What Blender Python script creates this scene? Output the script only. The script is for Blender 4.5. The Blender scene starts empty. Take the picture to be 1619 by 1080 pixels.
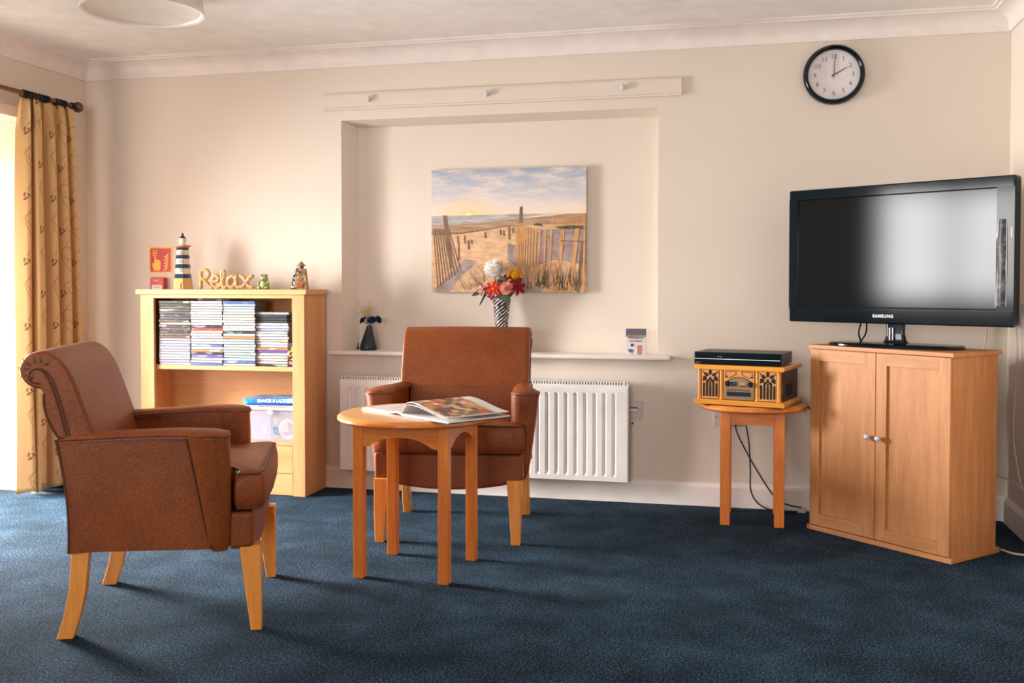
import bpy, bmesh, math, random
from mathutils import Vector, Matrix
random.seed(7)
C = bpy.context.scene.collection
S = bpy.context.scene
PI = math.pi

# ------------------------------------------------------------------ camera
F_PX, YAW, PITCH, SH = 1592.57, 0.235389, 0.02771, -44.78
cam_d = bpy.data.cameras.new('camera'); cam = bpy.data.objects.new('camera', cam_d); C.objects.link(cam)
cam_d.sensor_width = 36.0; cam_d.sensor_fit = 'HORIZONTAL'
cam_d.lens = F_PX / 1619 * 36.0
cam_d.shift_y = SH / 1619.0
cam_d.clip_start = 0.05
cam.location = (3.7855, -5.1501, 1.1123)
cam.rotation_euler = (PI / 2 - PITCH, 0, YAW)
cam_d.dof.use_dof = True
cam_d.dof.focus_distance = 3.5
cam_d.dof.aperture_fstop = 12.0
S.camera = cam

# ------------------------------------------------------------------ view, world, daylight
S.view_settings.view_transform = 'Standard'
S.view_settings.look = 'None'
S.view_settings.gamma = 1.0
S.view_settings.use_curve_mapping = False
S.view_settings.exposure = 0.15
W = bpy.data.worlds.new('sky'); S.world = W; W.use_nodes = True
bg = W.node_tree.nodes['Background']; bg.inputs[0].default_value = (0.93, 0.96, 1.0, 1); bg.inputs[1].default_value = 1.0

def area(name, loc, aim, sx, sy, power, col, spread=180):
    l = bpy.data.lights.new(name, 'AREA'); l.shape = 'RECTANGLE'; l.size = sx; l.size_y = sy
    l.energy = power; l.color = col; l.spread = math.radians(spread)
    o = bpy.data.objects.new(name, l); C.objects.link(o); o.location = loc
    o.rotation_euler = Vector(aim).to_track_quat('-Z', 'Y').to_euler()
    return o
# daylight arriving at the bay window and the side window, plus fill added at an unseen rear window
area('bay_daylight', (-0.86, -1.02, 1.02), (1, 0, -0.68), 0.95, 1.6, 320, (1.0, 0.975, 0.95), 130)
area('side_window_daylight', (-0.3, -4.15, 1.50), (1, 0.3, -0.12), 1.55, 1.08, 80, (1.0, 0.975, 0.95), 165)
area('rear_fill_light', (2.4, -10.45, 1.55), (0, 1, -0.02), 2.3, 1.2, 170, (1.0, 0.975, 0.95))

# ------------------------------------------------------------------ helpers
def s2l(c):
    c = c / 255.0
    return c / 12.92 if c <= 0.04045 else ((c + 0.055) / 1.055) ** 2.4
def rgb(r, g, b): return (s2l(r), s2l(g), s2l(b), 1.0)

class NT:
    def __init__(s, name):
        s.m = bpy.data.materials.new(name); s.m.use_nodes = True
        s.t = s.m.node_tree; s.b = s.t.nodes['Principled BSDF']
    def n(s, typ, **kw):
        x = s.t.nodes.new(typ)
        for k, v in kw.items():
            if k.startswith('i_'): x.inputs[k[2:].replace('_', ' ')].default_value = v
            else: setattr(x, k, v)
        return x
    def l(s, a, b): s.t.links.new(a, b)
    def ramp(s, fac, stops, interp='LINEAR'):
        r = s.n('ShaderNodeValToRGB'); r.color_ramp.interpolation = interp
        e = r.color_ramp.elements
        while len(e) < len(stops): e.new(0.5)
        for i, (p, c) in enumerate(stops): e[i].position = p; e[i].color = c
        s.l(fac, r.inputs[0]); return r.outputs[0]
    def math(s, op, a, b=None, c=None):
        x = s.n('ShaderNodeMath', operation=op)
        for i, v in enumerate((a, b, c)):
            if v is None: continue
            if isinstance(v, (int, float)): x.inputs[i].default_value = v
            else: s.l(v, x.inputs[i])
        return x.outputs[0]
    def mix(s, f, a, b, mode='MIX'):
        x = s.n('ShaderNodeMix', data_type='RGBA', blend_type=mode)
        for i, v in ((0, f), (6, a), (7, b)):
            if isinstance(v, (int, float, tuple)): x.inputs[i].default_value = v
            else: s.l(v, x.inputs[i])
        return x.outputs[2]
    def coord(s, scale=(1, 1, 1), kind='Object'):
        tc = s.n('ShaderNodeTexCoord'); mp = s.n('ShaderNodeMapping')
        mp.inputs['Scale'].default_value = scale
        s.l(tc.outputs[kind], mp.inputs[0]); return mp.outputs[0]
    def noise(s, vec, scale, detail=4, rough=0.5):
        x = s.n('ShaderNodeTexNoise'); x.inputs['Scale'].default_value = scale
        x.inputs['Detail'].default_value = detail; x.inputs['Roughness'].default_value = rough
        s.l(vec, x.inputs['Vector']); return x.outputs['Fac']
    def bump(s, h, strength=0.3, dist=0.002):
        x = s.n('ShaderNodeBump'); x.inputs['Strength'].default_value = strength; x.inputs['Distance'].default_value = dist
        s.l(h, x.inputs['Height']); s.l(x.outputs[0], s.b.inputs['Normal'])
    def base(s, c):
        if isinstance(c, tuple): s.b.inputs['Base Color'].default_value = c
        else: s.l(c, s.b.inputs['Base Color'])

def plain(name, col, rough=0.5, metal=0.0, bump=None, coat=0.0, spec=0.5):
    k = NT(name); v = k.coord()
    f = k.noise(v, 9, 3)
    a = tuple(min(1, x * 1.04) for x in col[:3]) + (1,); b = tuple(x * 0.95 for x in col[:3]) + (1,)
    k.base(k.ramp(f, [(0.3, b), (0.7, a)]))
    k.b.inputs['Roughness'].default_value = rough; k.b.inputs['Metallic'].default_value = metal
    k.b.inputs['Coat Weight'].default_value = coat; k.b.inputs['Specular IOR Level'].default_value = spec
    if bump: k.bump(k.noise(v, bump[0], 3), bump[1], bump[2])
    return k.m

def wood(name, c1, c2, axis='z', rough=0.4, fine=1.0, coat=0.1):
    k = NT(name)
    sc = {'x': (1.2, 14, 14), 'y': (14, 1.2, 14), 'z': (14, 14, 1.2)}[axis]
    v = k.coord(tuple(a * fine for a in sc))
    n1 = k.noise(v, 1.6, 6, 0.6); n2 = k.noise(v, 9, 4, 0.6)
    f = k.math('ADD', k.math('MULTIPLY', n1, 0.65), k.math('MULTIPLY', n2, 0.35))
    mid = tuple((a + b) / 2 for a, b in zip(c1, c2))
    k.base(k.ramp(f, [(0.34, c2), (0.5, mid), (0.64, c1)]))
    k.b.inputs['Roughness'].default_value = rough; k.b.inputs['Coat Weight'].default_value = coat
    k.b.inputs['Coat Roughness'].default_value = 0.25
    k.bump(n2, 0.08, 0.001)
    return k.m

# ---- mesh builder
class MB:
    def __init__(s): s.bm = bmesh.new(); s.mi = 0
    def _tag(s, faces, mi=None):
        for f in faces: f.material_index = s.mi if mi is None else mi
    def _add(s, tmp, mi=None, mat=None):
        if mat is not None: tmp.transform(mat)
        me = bpy.data.meshes.new('t'); tmp.to_mesh(me); tmp.free()
        n0 = len(s.bm.faces); s.bm.from_mesh(me); bpy.data.meshes.remove(me)
        s.bm.faces.ensure_lookup_table()
        s._tag(s.bm.faces[n0:], mi)
    def box(s, x0, x1, y0, y1, z0, z1, bev=0.0, seg=2, mi=None, mat=None):
        t = bmesh.new(); bmesh.ops.create_cube(t, size=1)
        for v in t.verts: v.co = Vector((x0 + (v.co.x + .5) * (x1 - x0), y0 + (v.co.y + .5) * (y1 - y0), z0 + (v.co.z + .5) * (z1 - z0)))
        if bev > 0: bmesh.ops.bevel(t, geom=t.edges[:], offset=bev, segments=seg, profile=0.5, affect='EDGES')
        s._add(t, mi, mat); return s
    def poly(s, pts, mi=None):
        vs = [s.bm.verts.new(p) for p in pts]; f = s.bm.faces.new(vs); s._tag([f], mi); return s
    def prism(s, pts, a0, a1, axis='y', mi=None, bev=0.0, seg=2, mat=None):
        """pts 2D polygon; axis = extrusion axis. y: pts are (x,z); x: (y,z); z: (x,y)"""
        f3 = {'y': lambda p, a: (p[0], a, p[1]), 'x': lambda p, a: (a, p[0], p[1]), 'z': lambda p, a: (p[0], p[1], a)}[axis]
        t = bmesh.new()
        A = [t.verts.new(f3(p, a0)) for p in pts]; B = [t.verts.new(f3(p, a1)) for p in pts]
        n = len(pts); t.faces.new(A); t.faces.new(B[::-1])
        for i in range(n): t.faces.new((A[i], B[i], B[(i + 1) % n], A[(i + 1) % n]))
        bmesh.ops.recalc_face_normals(t, faces=t.faces[:])
        if bev > 0:
            es = [e for e in t.edges if len(e.link_faces) == 2 and e.calc_face_angle(0) > 0.6]
            bmesh.ops.bevel(t, geom=es, offset=bev, segments=seg, profile=0.5, affect='EDGES')
        s._add(t, mi, mat); return s
    def loft(s, rings, cap=True, closed=True, mi=None):
        t = bmesh.new(); R = [[t.verts.new(p) for p in r] for r in rings]
        m = len(R[0])
        for a, b in zip(R[:-1], R[1:]):
            for i in range(m if closed else m - 1):
                j = (i + 1) % m
                try: t.faces.new((a[i], a[j], b[j], b[i]))
                except ValueError: pass
        if cap and closed:
            t.faces.new(R[0][::-1]); t.faces.new(R[-1])
        if closed: bmesh.ops.recalc_face_normals(t, faces=t.faces[:])
        s._add(t, mi); return s
    def lathe(s, prof, cx=0, cy=0, seg=32, mi=None, mat=None):
        t = bmesh.new(); R = []
        for r, z in prof:
            R.append([t.verts.new((cx + max(r, 1e-5) * math.cos(2 * PI * i / seg), cy + max(r, 1e-5) * math.sin(2 * PI * i / seg), z)) for i in range(seg)])
        for a, b in zip(R[:-1], R[1:]):
            for i in range(seg):
                j = (i + 1) % seg; t.faces.new((a[i], a[j], b[j], b[i]))
        t.faces.new(R[0][::-1]); t.faces.new(R[-1])
        bmesh.ops.remove_doubles(t, verts=t.verts[:], dist=2e-5)
        bmesh.ops.recalc_face_normals(t, faces=t.faces[:])
        s._add(t, mi, mat); return s
    def tube(s, pts, r, seg=8, mi=None, closed=False, rf=None):
        P = [Vector(p) for p in pts]; n = len(P); rings = []
        up = Vector((0, 0, 1)); prev = None
        for i in range(n):
            if closed: d = P[(i + 1) % n] - P[i - 1]
            else: d = P[min(i + 1, n - 1)] - P[max(i - 1, 0)]
            d.normalize()
            if prev is None:
                a = up if abs(d.z) < 0.9 else Vector((1, 0, 0)); u = d.cross(a).normalized()
            else: u = (prev - d * prev.dot(d)).normalized()
            prev = u; w = d.cross(u)
            rr = r if rf is None else rf(i / (n - 1))
            rings.append([P[i] + u * math.cos(2 * PI * k / seg) * rr + w * math.sin(2 * PI * k / seg) * rr for k in range(seg)])
        if closed: rings.append(rings[0]); return s.loft(rings, cap=False, mi=mi)
        return s.loft(rings, mi=mi)
    def sphere(s, c, r, sc=(1, 1, 1), mi=None, u=16, v=10):
        t = bmesh.new(); bmesh.ops.create_uvsphere(t, u_segments=u, v_segments=v, radius=r)
        for w in t.verts: w.co = Vector((w.co.x * sc[0] + c[0], w.co.y * sc[1] + c[1], w.co.z * sc[2] + c[2]))
        s._add(t, mi); return s
    def text(s, body, size, mat, mi=None, ext=0.0004, align='CENTER', space=1.0, off=0.0):
        cu = bpy.data.curves.new('t', 'FONT'); cu.body = body; cu.size = size; cu.extrude = ext
        cu.align_x = align; cu.align_y = 'CENTER'; cu.space_character = space; cu.offset = off
        o = bpy.data.objects.new('t', cu); C.objects.link(o); bpy.context.view_layer.update()
        me = bpy.data.meshes.new_from_object(o.evaluated_get(bpy.context.evaluated_depsgraph_get()))
        t = bmesh.new(); t.from_mesh(me); s._add(t, mi, mat)
        bpy.data.objects.remove(o); bpy.data.curves.remove(cu); bpy.data.meshes.remove(me); return s
    def build(s, name, mats, parent=None, loc=(0, 0, 0), rotz=0.0, smooth=35, uv=None):
        if not isinstance(mats, (list, tuple)): mats = [mats]
        me = bpy.data.meshes.new(name); s.bm.to_mesh(me); s.bm.free()
        for m in mats: me.materials.append(m)
        if smooth:
            me.polygons.foreach_set('use_smooth', [True] * len(me.polygons)); me.set_sharp_from_angle(angle=math.radians(smooth))
        o = bpy.data.objects.new(name, me); C.objects.link(o)
        if parent: o.parent = parent
        o.location = loc; o.rotation_euler = (0, 0, rotz)
        if smooth and smooth < 55:
            w = o.modifiers.new('weighted_normal', 'WEIGHTED_NORMAL'); w.keep_sharp = True; w.weight = 60
        return o

def tag(o, label, cat, group=None, kind=None):
    o['label'] = label
    if cat: o['category'] = cat
    if group: o['group'] = group
    if kind: o['kind'] = kind
    return o
def thing(name, label, cat, loc=(0, 0, 0), rotz=0, group=None):
    o = bpy.data.objects.new(name, None); o.empty_display_size = 0.1; C.objects.link(o)
    o.location = loc; o.rotation_euler = (0, 0, rotz)
    return tag(o, label, cat, group)
def struct(mb, name, mats, label=None, smooth=35):
    o = mb.build(name, mats, smooth=smooth); o['kind'] = 'structure'
    if label: o['label'] = label
    return o
def rrect(x0, x1, y0, y1, r, n=5):
    out = []
    for cx, cy, a in ((x1 - r, y1 - r, 0), (x0 + r, y1 - r, 90), (x0 + r, y0 + r, 180), (x1 - r, y0 + r, 270)):
        for i in range(n + 1):
            t = math.radians(a + 90 * i / n); out.append((cx + r * math.cos(t), cy + r * math.sin(t)))
    return out
def inset(pts, d):
    n = len(pts); out = []
    for i in range(n):
        p0, p1, p2 = Vector(pts[i - 1]), Vector(pts[i]), Vector(pts[(i + 1) % n])
        a = (p1 - p0); b = (p2 - p1)
        if a.length < 1e-9: a = b
        if b.length < 1e-9: b = a
        a.normalize(); b.normalize()
        na = Vector((-a.y, a.x)); nb = Vector((-b.y, b.x)); m = na + nb
        if m.length < 1e-6: m = na
        m.normalize(); k = 1 / max(0.5, m.dot(na)); out.append(tuple(p1 + m * d * k))
    return out
def smoothpts(ctrl, n=8, closed=False):
    P = [Vector(p) for p in ctrl]; out = []; N = len(P)
    rng = range(N) if closed else range(N - 1)
    for i in rng:
        if closed: p0, p1, p2, p3 = P[i - 1], P[i], P[(i + 1) % N], P[(i + 2) % N]
        else: p0, p1, p2, p3 = P[max(i - 1, 0)], P[i], P[i + 1], P[min(i + 2, N - 1)]
        for k in range(n):
            t = k / n
            out.append(0.5 * ((2 * p1) + (p2 - p0) * t + (2 * p0 - 5 * p1 + 4 * p2 - p3) * t * t + (3 * p1 - p0 - 3 * p2 + p3) * t ** 3))
    if not closed: out.append(P[-1])
    return [tuple(p) for p in out]
def TM(loc, rx=PI / 2, rz=0.0):
    """text standing upright, facing -y, then turned about z"""
    return Matrix.Translation(loc) @ Matrix.Rotation(rz, 4, 'Z') @ Matrix.Rotation(rx, 4, 'X')

# ------------------------------------------------------------------ materials of the room
def wall_mat():
    k = NT('cream_painted_wall'); v = k.coord()
    k.base(k.ramp(k.noise(v, 1.3, 3), [(0.3, rgb(222, 208, 194)), (0.7, rgb(227, 214, 201))]))
    k.b.inputs['Roughness'].default_value = 0.75
    k.bump(k.noise(v, 160, 3), 0.12, 0.001); return k.m
M_wall = wall_mat()
M_ceil = plain('white_ceiling_paint', rgb(240, 236, 230), 0.8, bump=(120, 0.08, 0.001))
M_trim = plain('white_gloss_trim', rgb(236, 226, 220), 0.45)
M_white = plain('white_enamel', rgb(238, 233, 228), 0.35)
def carpet_mat():
    k = NT('blue_twist_carpet'); v = k.coord()
    a = k.noise(v, 135, 3, 0.7); b = k.noise(v, 4, 4, 0.6); c = k.noise(v, 300, 2, 0.8)
    f = k.math('ADD', k.math('MULTIPLY', a, 0.55), k.math('ADD', k.math('MULTIPLY', c, 0.3), k.math('MULTIPLY', b, 0.15)))
    k.base(k.ramp(f, [(0.42, rgb(2, 13, 19)), (0.5, rgb(13, 33, 45)), (0.58, rgb(70, 94, 117))]))
    k.b.inputs['Roughness'].default_value = 0.95; k.b.inputs['Specular IOR Level'].default_value = 0.06
    k.b.inputs['Sheen Weight'].default_value = 0.03; k.b.inputs['Sheen Roughness'].default_value = 0.45
    k.b.inputs['Sheen Tint'].default_value = rgb(190, 210, 235)
    k.bump(f, 1.0, 0.006); return k.m
M_carpet = carpet_mat()
def glass_mat():
    k = NT('window_glass'); t = k.t
    tr = k.n('ShaderNodeBsdfTransparent'); gl = k.n('ShaderNodeBsdfGlossy'); gl.inputs['Roughness'].default_value = 0.02
    fr = k.n('ShaderNodeFresnel'); fr.inputs[0].default_value = 1.45
    mx = k.n('ShaderNodeMixShader'); k.l(fr.outputs[0], mx.inputs[0]); k.l(tr.outputs[0], mx.inputs[1]); k.l(gl.outputs[0], mx.inputs[2])
    k.l(mx.outputs[0], t.nodes['Material Output'].inputs[0]); return k.m
M_glass = glass_mat()

# ------------------------------------------------------------------ room shell
WX, ZC, YB = 4.949, 2.40, -10.2
m = MB(); m.box(-1.0, WX + .2, YB - .2, .3, -.12, 0); struct(m, 'floor', M_carpet)
m = MB(); m.box(-1.0, WX + .2, YB - .2, .3, ZC, ZC + .12); struct(m, 'ceiling', M_ceil)
# back wall with its splayed recess
RL, RR, RB, RT = 1.592, 3.312, .735, 2.01
m = MB()
m.box(-.9, RL, 0, .3, 0, ZC); m.box(RR, WX + .2, 0, .3, 0, ZC)
m.box(RL, RR, 0, .3, 0, RB); m.box(RL, RR, 0, .3, RT, ZC)
m.box(RL, RR, .115, .3, RB, RT)
m.prism([(RL, -0.0), (RL, .115), (RL + .055, .115)], RB, RT, 'z')
m.prism([(0, RT), (.115, RT), (.115, RT - .026)], RL, RR, 'x')
struct(m, 'wall_back', M_wall, smooth=20)
# left wall: corner pier, bay opening, pier, side window
AY0, AY1, AZ = -.47, -1.62, 1.995
m = MB()
m.box(-.9, 0, AY0, 0, 0, ZC); m.box(-.9, 0, AY1, AY0, AZ, ZC); m.box(-.9, 0, -3.3, AY1, 0, ZC)
m.box(-.2, 0, -4.95, -3.3, 0, .93); m.box(-.2, 0, -4.95, -3.3, 2.06, ZC); m.box(-.2, 0, YB, -4.95, 0, ZC)
struct(m, 'wall_left', M_wall)
m = MB(); m.box(WX, WX + .2, YB, .0, 0, ZC); struct(m, 'wall_right', M_wall)
m = MB()
m.box(-.2, 1.2, YB - .2, YB, 0, ZC); m.box(3.6, WX + .2, YB - .2, YB, 0, ZC)
m.box(1.2, 3.6, YB - .2, YB, 0, .93); m.box(1.2, 3.6, YB - .2, YB, 2.15, ZC)
struct(m, 'wall_rear', M_wall)

def window(name, axis, pos, a0, a1, z0, z1, nm, label):
    """frame round an opening; axis 'x': plane x=pos spanning y a0..a1, 'y': plane y=pos spanning x"""
    f = MB(); w = .055; d = .06
    def bx(mb, p0, p1, q0, q1, dd=d):
        if axis == 'x': mb.box(pos - dd / 2, pos + dd / 2, p0, p1, q0, q1, .006 if dd > .02 else 0)
        else: mb.box(p0, p1, pos - dd / 2, pos + dd / 2, q0, q1, .006 if dd > .02 else 0)
    bx(f, a0, a0 + w, z0, z1); bx(f, a1 - w, a1, z0, z1)
    bx(f, a0 + w, a1 - w, z0, z0 + w); bx(f, a0 + w, a1 - w, z1 - w, z1)
    for i in range(1, nm):
        c = a0 + (a1 - a0) * i / nm; bx(f, c - .025, c + .025, z0 + w, z1 - w)
    fo = f.build(name, M_white); fo['kind'] = 'structure'; fo['label'] = label
    g = MB(); bx(g, a0 + w - .005, a1 - w + .005, z0 + w - .005, z1 - w + .005, .006); g.build('pane', M_glass, fo)
window('window_1', 'x', -.78, AY1, AY0, 0.0, AZ, 1, 'white framed full height bay window behind the patterned curtain')
window('window_2', 'x', -.14, -4.95, -3.3, .93, 2.06, 2, 'white framed side window nearer the viewer')
window('rear_fill_window', 'y', YB - .12, 1.2, 3.6, .93, 2.15, 3, 'white framed unseen window behind the viewer, added for fill light')  # unseen rear window, added to let in the fill light

# cornice
COR = [(0, 2.296), (.010, 2.296), (.014, 2.304), (.016, 2.318)] + \
      [(.016 + .072 * (1 - math.cos(t)), 2.318 + .064 * math.sin(t)) for t in [PI / 2 * i / 8 for i in range(1, 9)]] + \
      [(.090, 2.390), (.104, 2.391), (.106, 2.4), (0, 2.4)]
def cornice(name, p0, p1, nrm, e0=0, e1=0):
    m = MB(); rings = []
    d = (Vector(p1) - Vector(p0)).normalized()
    for p, e in ((Vector(p0), e0), (Vector(p1), e1)):
        rings.append([(p.x + nrm[0] * o_ + d.x * e * o_, p.y + nrm[1] * o_ + d.y * e * o_, z) for o_, z in COR])
    m.loft(rings); return struct(m, name, M_trim)
cornice('trim_1', (0, 0), (WX, 0), (0, -1), 1, -1)['label'] = 'white coved cornice along the back wall'
cornice('trim_2', (0, YB), (0, 0), (1, 0), 1, -1)['label'] = 'white coved cornice along the left wall'
cornice('trim_3', (WX, 0), (WX, YB), (-1, 0), 1, -1)['label'] = 'white coved cornice along the right wall'
# skirting
SK = [(0, 0), (.018, 0), (.018, .098), (.010, .115), (0, .117)]
def skirt(name, p0, p1, nrm, e0=0, e1=0):
    m = MB(); d = (Vector(p1) - Vector(p0)).normalized(); rings = []
    for p, e in ((Vector(p0), e0), (Vector(p1), e1)):
        rings.append([(p.x + nrm[0] * o_ + d.x * e * o_, p.y + nrm[1] * o_ + d.y * e * o_, z) for o_, z in SK])
    m.loft(rings); return struct(m, name, M_trim, smooth=20)
skirt('baseboard_back', (0, 0), (WX, 0), (0, -1), 1, -1)
skirt('baseboard_left', (0, AY0), (0, 0), (1, 0), -1, -1)
skirt('baseboard_bay', (-.75, AY0), (0, AY0), (0, -1), 0, 1)
skirt('baseboard_side', (0, YB), (0, AY1), (1, 0), 1, 1)
skirt('baseboard_right', (WX, 0), (WX, YB), (-1, 0), 1, -1)
skirt('baseboard_rear', (WX, YB), (0, YB), (0, 1), 1, -1)
# lintel moulding over the bay
m = MB(); m.box(-.01, .012, AY1 - .05, AY0 + .03, AZ, AZ + .058, .004); struct(m, 'trim_4', M_trim)
# sill shelf with bull-nose and horns
m = MB()
pr = [(RL - .055, -.068), (RR + .07, -.068), (RR + .07, 0), (RR, 0), (RR, .115), (RL + .055, .115), (RL, 0), (RL - .055, 0)]
m.prism(pr, .734, .757, 'z', bev=.008, seg=4)
struct(m, 'trim_5', M_trim)['label'] = 'white rounded sill shelf along the foot of the wall recess'

# ------------------------------------------------------------------ ceiling lamps
M_shade = plain('opal_lamp_plastic', rgb(226, 219, 207), 0.5)
M_rim = plain('white_lamp_rim', rgb(238, 231, 222), 0.4)
def ceiling_lamp(loc, label):
    t = thing('ceiling_light', label, 'lamp', loc, 0, 'round ceiling lamps')
    R = .255
    MB().lathe([(0, 0), (.09, 0), (.09, -.035), (0, -.035)]).build('ceiling_rose', M_rim, t)
    MB().lathe([(R - .035, -.01), (R - .01, -.03), (R, -.085), (R + .004, -.10), (R, -.108), (R - .012, -.104), (R - .018, -.095), (R - .03, -.04), (R - .05, -.012)], seg=64).build('shade_rim', M_rim, t)
    MB().lathe([(0, -.062), (.1, -.066), (R - .06, -.082), (R - .014, -.097), (R - .02, -.06), (0, -.05)], seg=64).build('diffuser', M_shade, t)
    return t
ceiling_lamp((1.205, -1.245, ZC), 'off-white round ceiling lamp nearest the curtained bay')
ceiling_lamp((3.56, -1.115, ZC - .0), 'round ceiling lamp above the record player, only its edge in view')

# ------------------------------------------------------------------ armchairs
def leather_mat():
    k = NT('tan_leather'); v = k.coord()
    big = k.noise(v, 4.5, 4, 0.6); fine = k.noise(v, 150, 2, 0.6)
    vo = k.n('ShaderNodeTexVoronoi'); vo.inputs['Scale'].default_value = 240; k.l(v, vo.inputs['Vector'])
    k.base(k.ramp(k.math('ADD', k.math('MULTIPLY', big, .4), k.math('MULTIPLY', fine, .6)),
                  [(0.30, rgb(106, 50, 17)), (0.5, rgb(130, 65, 25)), (0.70, rgb(156, 84, 35))]))
    k.b.inputs['Roughness'].default_value = 0.42; k.b.inputs['Specular IOR Level'].default_value = 0.32
    k.bump(k.math('ADD', vo.outputs['Distance'], k.math('MULTIPLY', fine, .6)), 0.35, 0.0012); return k.m
M_leather = leather_mat()
M_pipe = plain('dark_leather_piping', rgb(92, 44, 20), 0.55)
M_chairleg = wood('beech_chair_leg', rgb(246, 166, 76), rgb(222, 132, 48), 'z', 0.38)
M_tack = plain('brass_tack', rgb(60, 42, 28), 0.4, 0.6)

def ring_xy(x0, x1, y0, y1, r, z, n=5): return [(x, y, z) for x, y in rrect(x0, x1, y0, y1, r, n)]

def make_armchair(label, loc, rotz):
    t = thing('armchair', label, 'chair', loc, rotz, 'tan leather armchairs')
    # legs
    for sy in (-1, 1):
        m = MB(); rings = []
        for z, xa, xb, ya, yb in ((0, .281, .315, .278, .316), (.14, .263, .316, .268, .32), (.275, .247, .315, .257, .32)):
            rings.append(ring_xy(xa, xb, min(sy * ya, sy * yb), max(sy * ya, sy * yb), .004, z, 2))
        m.loft(rings).build('leg', M_chairleg, t)
        m = MB(); rings = []
        for z, xa, xb in ((0, -.314, -.264), (.07, -.292, -.241), (.15, -.276, -.224), (.275, -.266, -.212)):
            rings.append(ring_xy(xa, xb, sy * .292 - .019, sy * .292 + .019, .004, z, 2))
        m.loft(rings).build('leg', M_chairleg, t)
    # seat base / apron with a bellied lower edge
    fr = [(-.325, .385)] + [(-.325 + .65 * i / 24, .270 - .043 * math.sin(PI * i / 24) ** .8) for i in range(25)] + [(.325, .385)]
    m = MB(); m.prism(fr[::-1], .215, .292, 'x', bev=.014, seg=3)
    m.box(-.262, .225, -.262, .262, .262, .385, .01)
    m.build('seat_base', M_leather, t)
    # seat cushion, T shaped
    Tp = [(-.20, -.262), (.222, -.262), (.230, -.268), (.232, -.31), (.240, -.326), (.300, -.326), (.318, -.316), (.325, -.28), (.331, 0), (.325, .28), (.318, .316),
          (.300, .326), (.240, .326), (.232, .31), (.230, .268), (.222, .262), (-.20, .262)]
    m = MB(); rings = []
    for z, d in ((.388, .022), (.394, .008), (.405, .001), (.43, -.003), (.47, -.002), (.497, .003), (.508, .010), (.514, .022)):
        rings.append([(x, y, z + (.012 * (1 - (y / .33) ** 2) if z > .5 else 0)) for x, y in inset(Tp, d)])
    cen = [(x * .6 + .02, y * .6, .532 - .02 * abs(y)) for x, y in inset(Tp, .03)]
    rings.append(cen); rings.append([(x * .1 + .02, y * .1, .537) for x, y in Tp])
    m.loft(rings).build('seat_cushion', M_leather, t, smooth=60)
    m = MB()
    for z, d in ((.507, .006), (.397, .004)):
        pts = [(x, y, z + (.010 * (1 - (y / .33) ** 2) if z > .5 else 0)) for x, y in inset(Tp, d)][1:-1]
        m.tube(pts, .0035, 6)
    m.build('cushion_piping', M_pipe, t)
    for sy in (-1, 1):
        Y = lambda y: sy * y
        # side panel: rear edge sweeps up, top follows the arm
        def side_ring(x, zb, zt, yo_t, yo_b, yi):
            ys = [(yi, zb), (yo_b, zb), (yo_b + (yo_t - yo_b) * .5 + .004, (zb + zt) / 2), (yo_t, zt), (yi, zt)]
            return [(x if not callable(x) else x(z), Y(y), z) for y, z in ys]
        m = MB(); rings = []
        rear = lambda z: -.270 - .034 * ((z - .27) / .36) ** 1.8 + .006 * math.sin(PI * (z - .27) / .36)
        rings.append([(rear(z), Y(y), z) for y, z in ((.255, .270), (.318, .270), (.320, .39), (.320, .50), (.316, .632), (.255, .632))])
        for x, zt, yo in ((-.2, .636, .324), (-.1, .640, .329), (0, .642, .336), (.1, .640, .344), (.16, .635, .345)):
            zb = .272 + .0 * x
            rings.append([(x, Y(y), z) for y, z in ((.265, zb), (yo - .012, zb), (yo - .006, .39), (yo - .002, .50), (yo, zt), (.265, zt))])
        m.loft(rings); m.build('side_panel', M_leather, t, smooth=50)
        # arm post: flared rounded front block
        m = MB(); rings = []
        for z in [.262 + (.642 - .262) * i / 10 for i in range(11)]:
            u = (z - .262) / .38
            x0 = .150 - .065 * u ** 1.1; x1 = .219 + .004 * math.sin(PI * u)
            yo = .338 + .050 * u ** .9; yi = .268 - .006 * u
            if z < .27: x0 += .01; x1 -= .01; yo -= .01; yi += .008
            rg = rrect(x0, x1, yi, yo, min(.032 + .016 * u, (x1 - x0) / 2 - .002, (yo - yi) / 2 - .002), 6)
            rings.append([(x, Y(y), z) for x, y in rg])
        m.loft(rings).build('arm_post', M_leather, t, smooth=60)
        # padded arm top: narrow at the back, wide at the front
        m = MB(); rings = []; edge_o = []; edge_i = []
        secs = [(-.300, .300, .318, .632), (-.285, .258, .322, .634), (-.2, .252, .327, .637), (-.1, .252, .332, .641), (0, .255, .342, .644), (.06, .259, .358, .646),
                (.10, .262, .374, .646), (.14, .263, .386, .645), (.18, .266, .389, .643), (.205, .275, .382, .641), (.218, .290, .365, .640), (.222, .31, .345, .640)]
        for x, yi, yo, z in secs:
            h = .015 * min(1, (yo - yi) / .07) * (1.0 if x < .2 else .75)
            row = []
            for k in range(11):
                a = k / 10; y = yi + (yo - yi) * a
                row.append((x, Y(y), z - .006 + (h + .004) * math.sin(PI * a) ** .55))
            row.append((x, Y(yo), z - .014)); row.append((x, Y(yi), z - .014))
            rings.append(row); edge_o.append((x, Y(yo), z - .006)); edge_i.append((x, Y(yi), z - .006))
        m.loft(rings).build('arm_pad', M_leather, t, smooth=60)
        m = MB(); m.tube(smoothpts(edge_o + edge_i[::-1][1:-2], 3), .0028, 6)
        m.tube([(.150 - .065 * u_ ** 1.1 + .006, Y(.338 + .05 * u_ ** .9 - .013 - .004 * u_), .262 + .38 * u_) for u_ in [.13 + .85 * i / 12 for i in range(13)]], .0026, 6)
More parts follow.
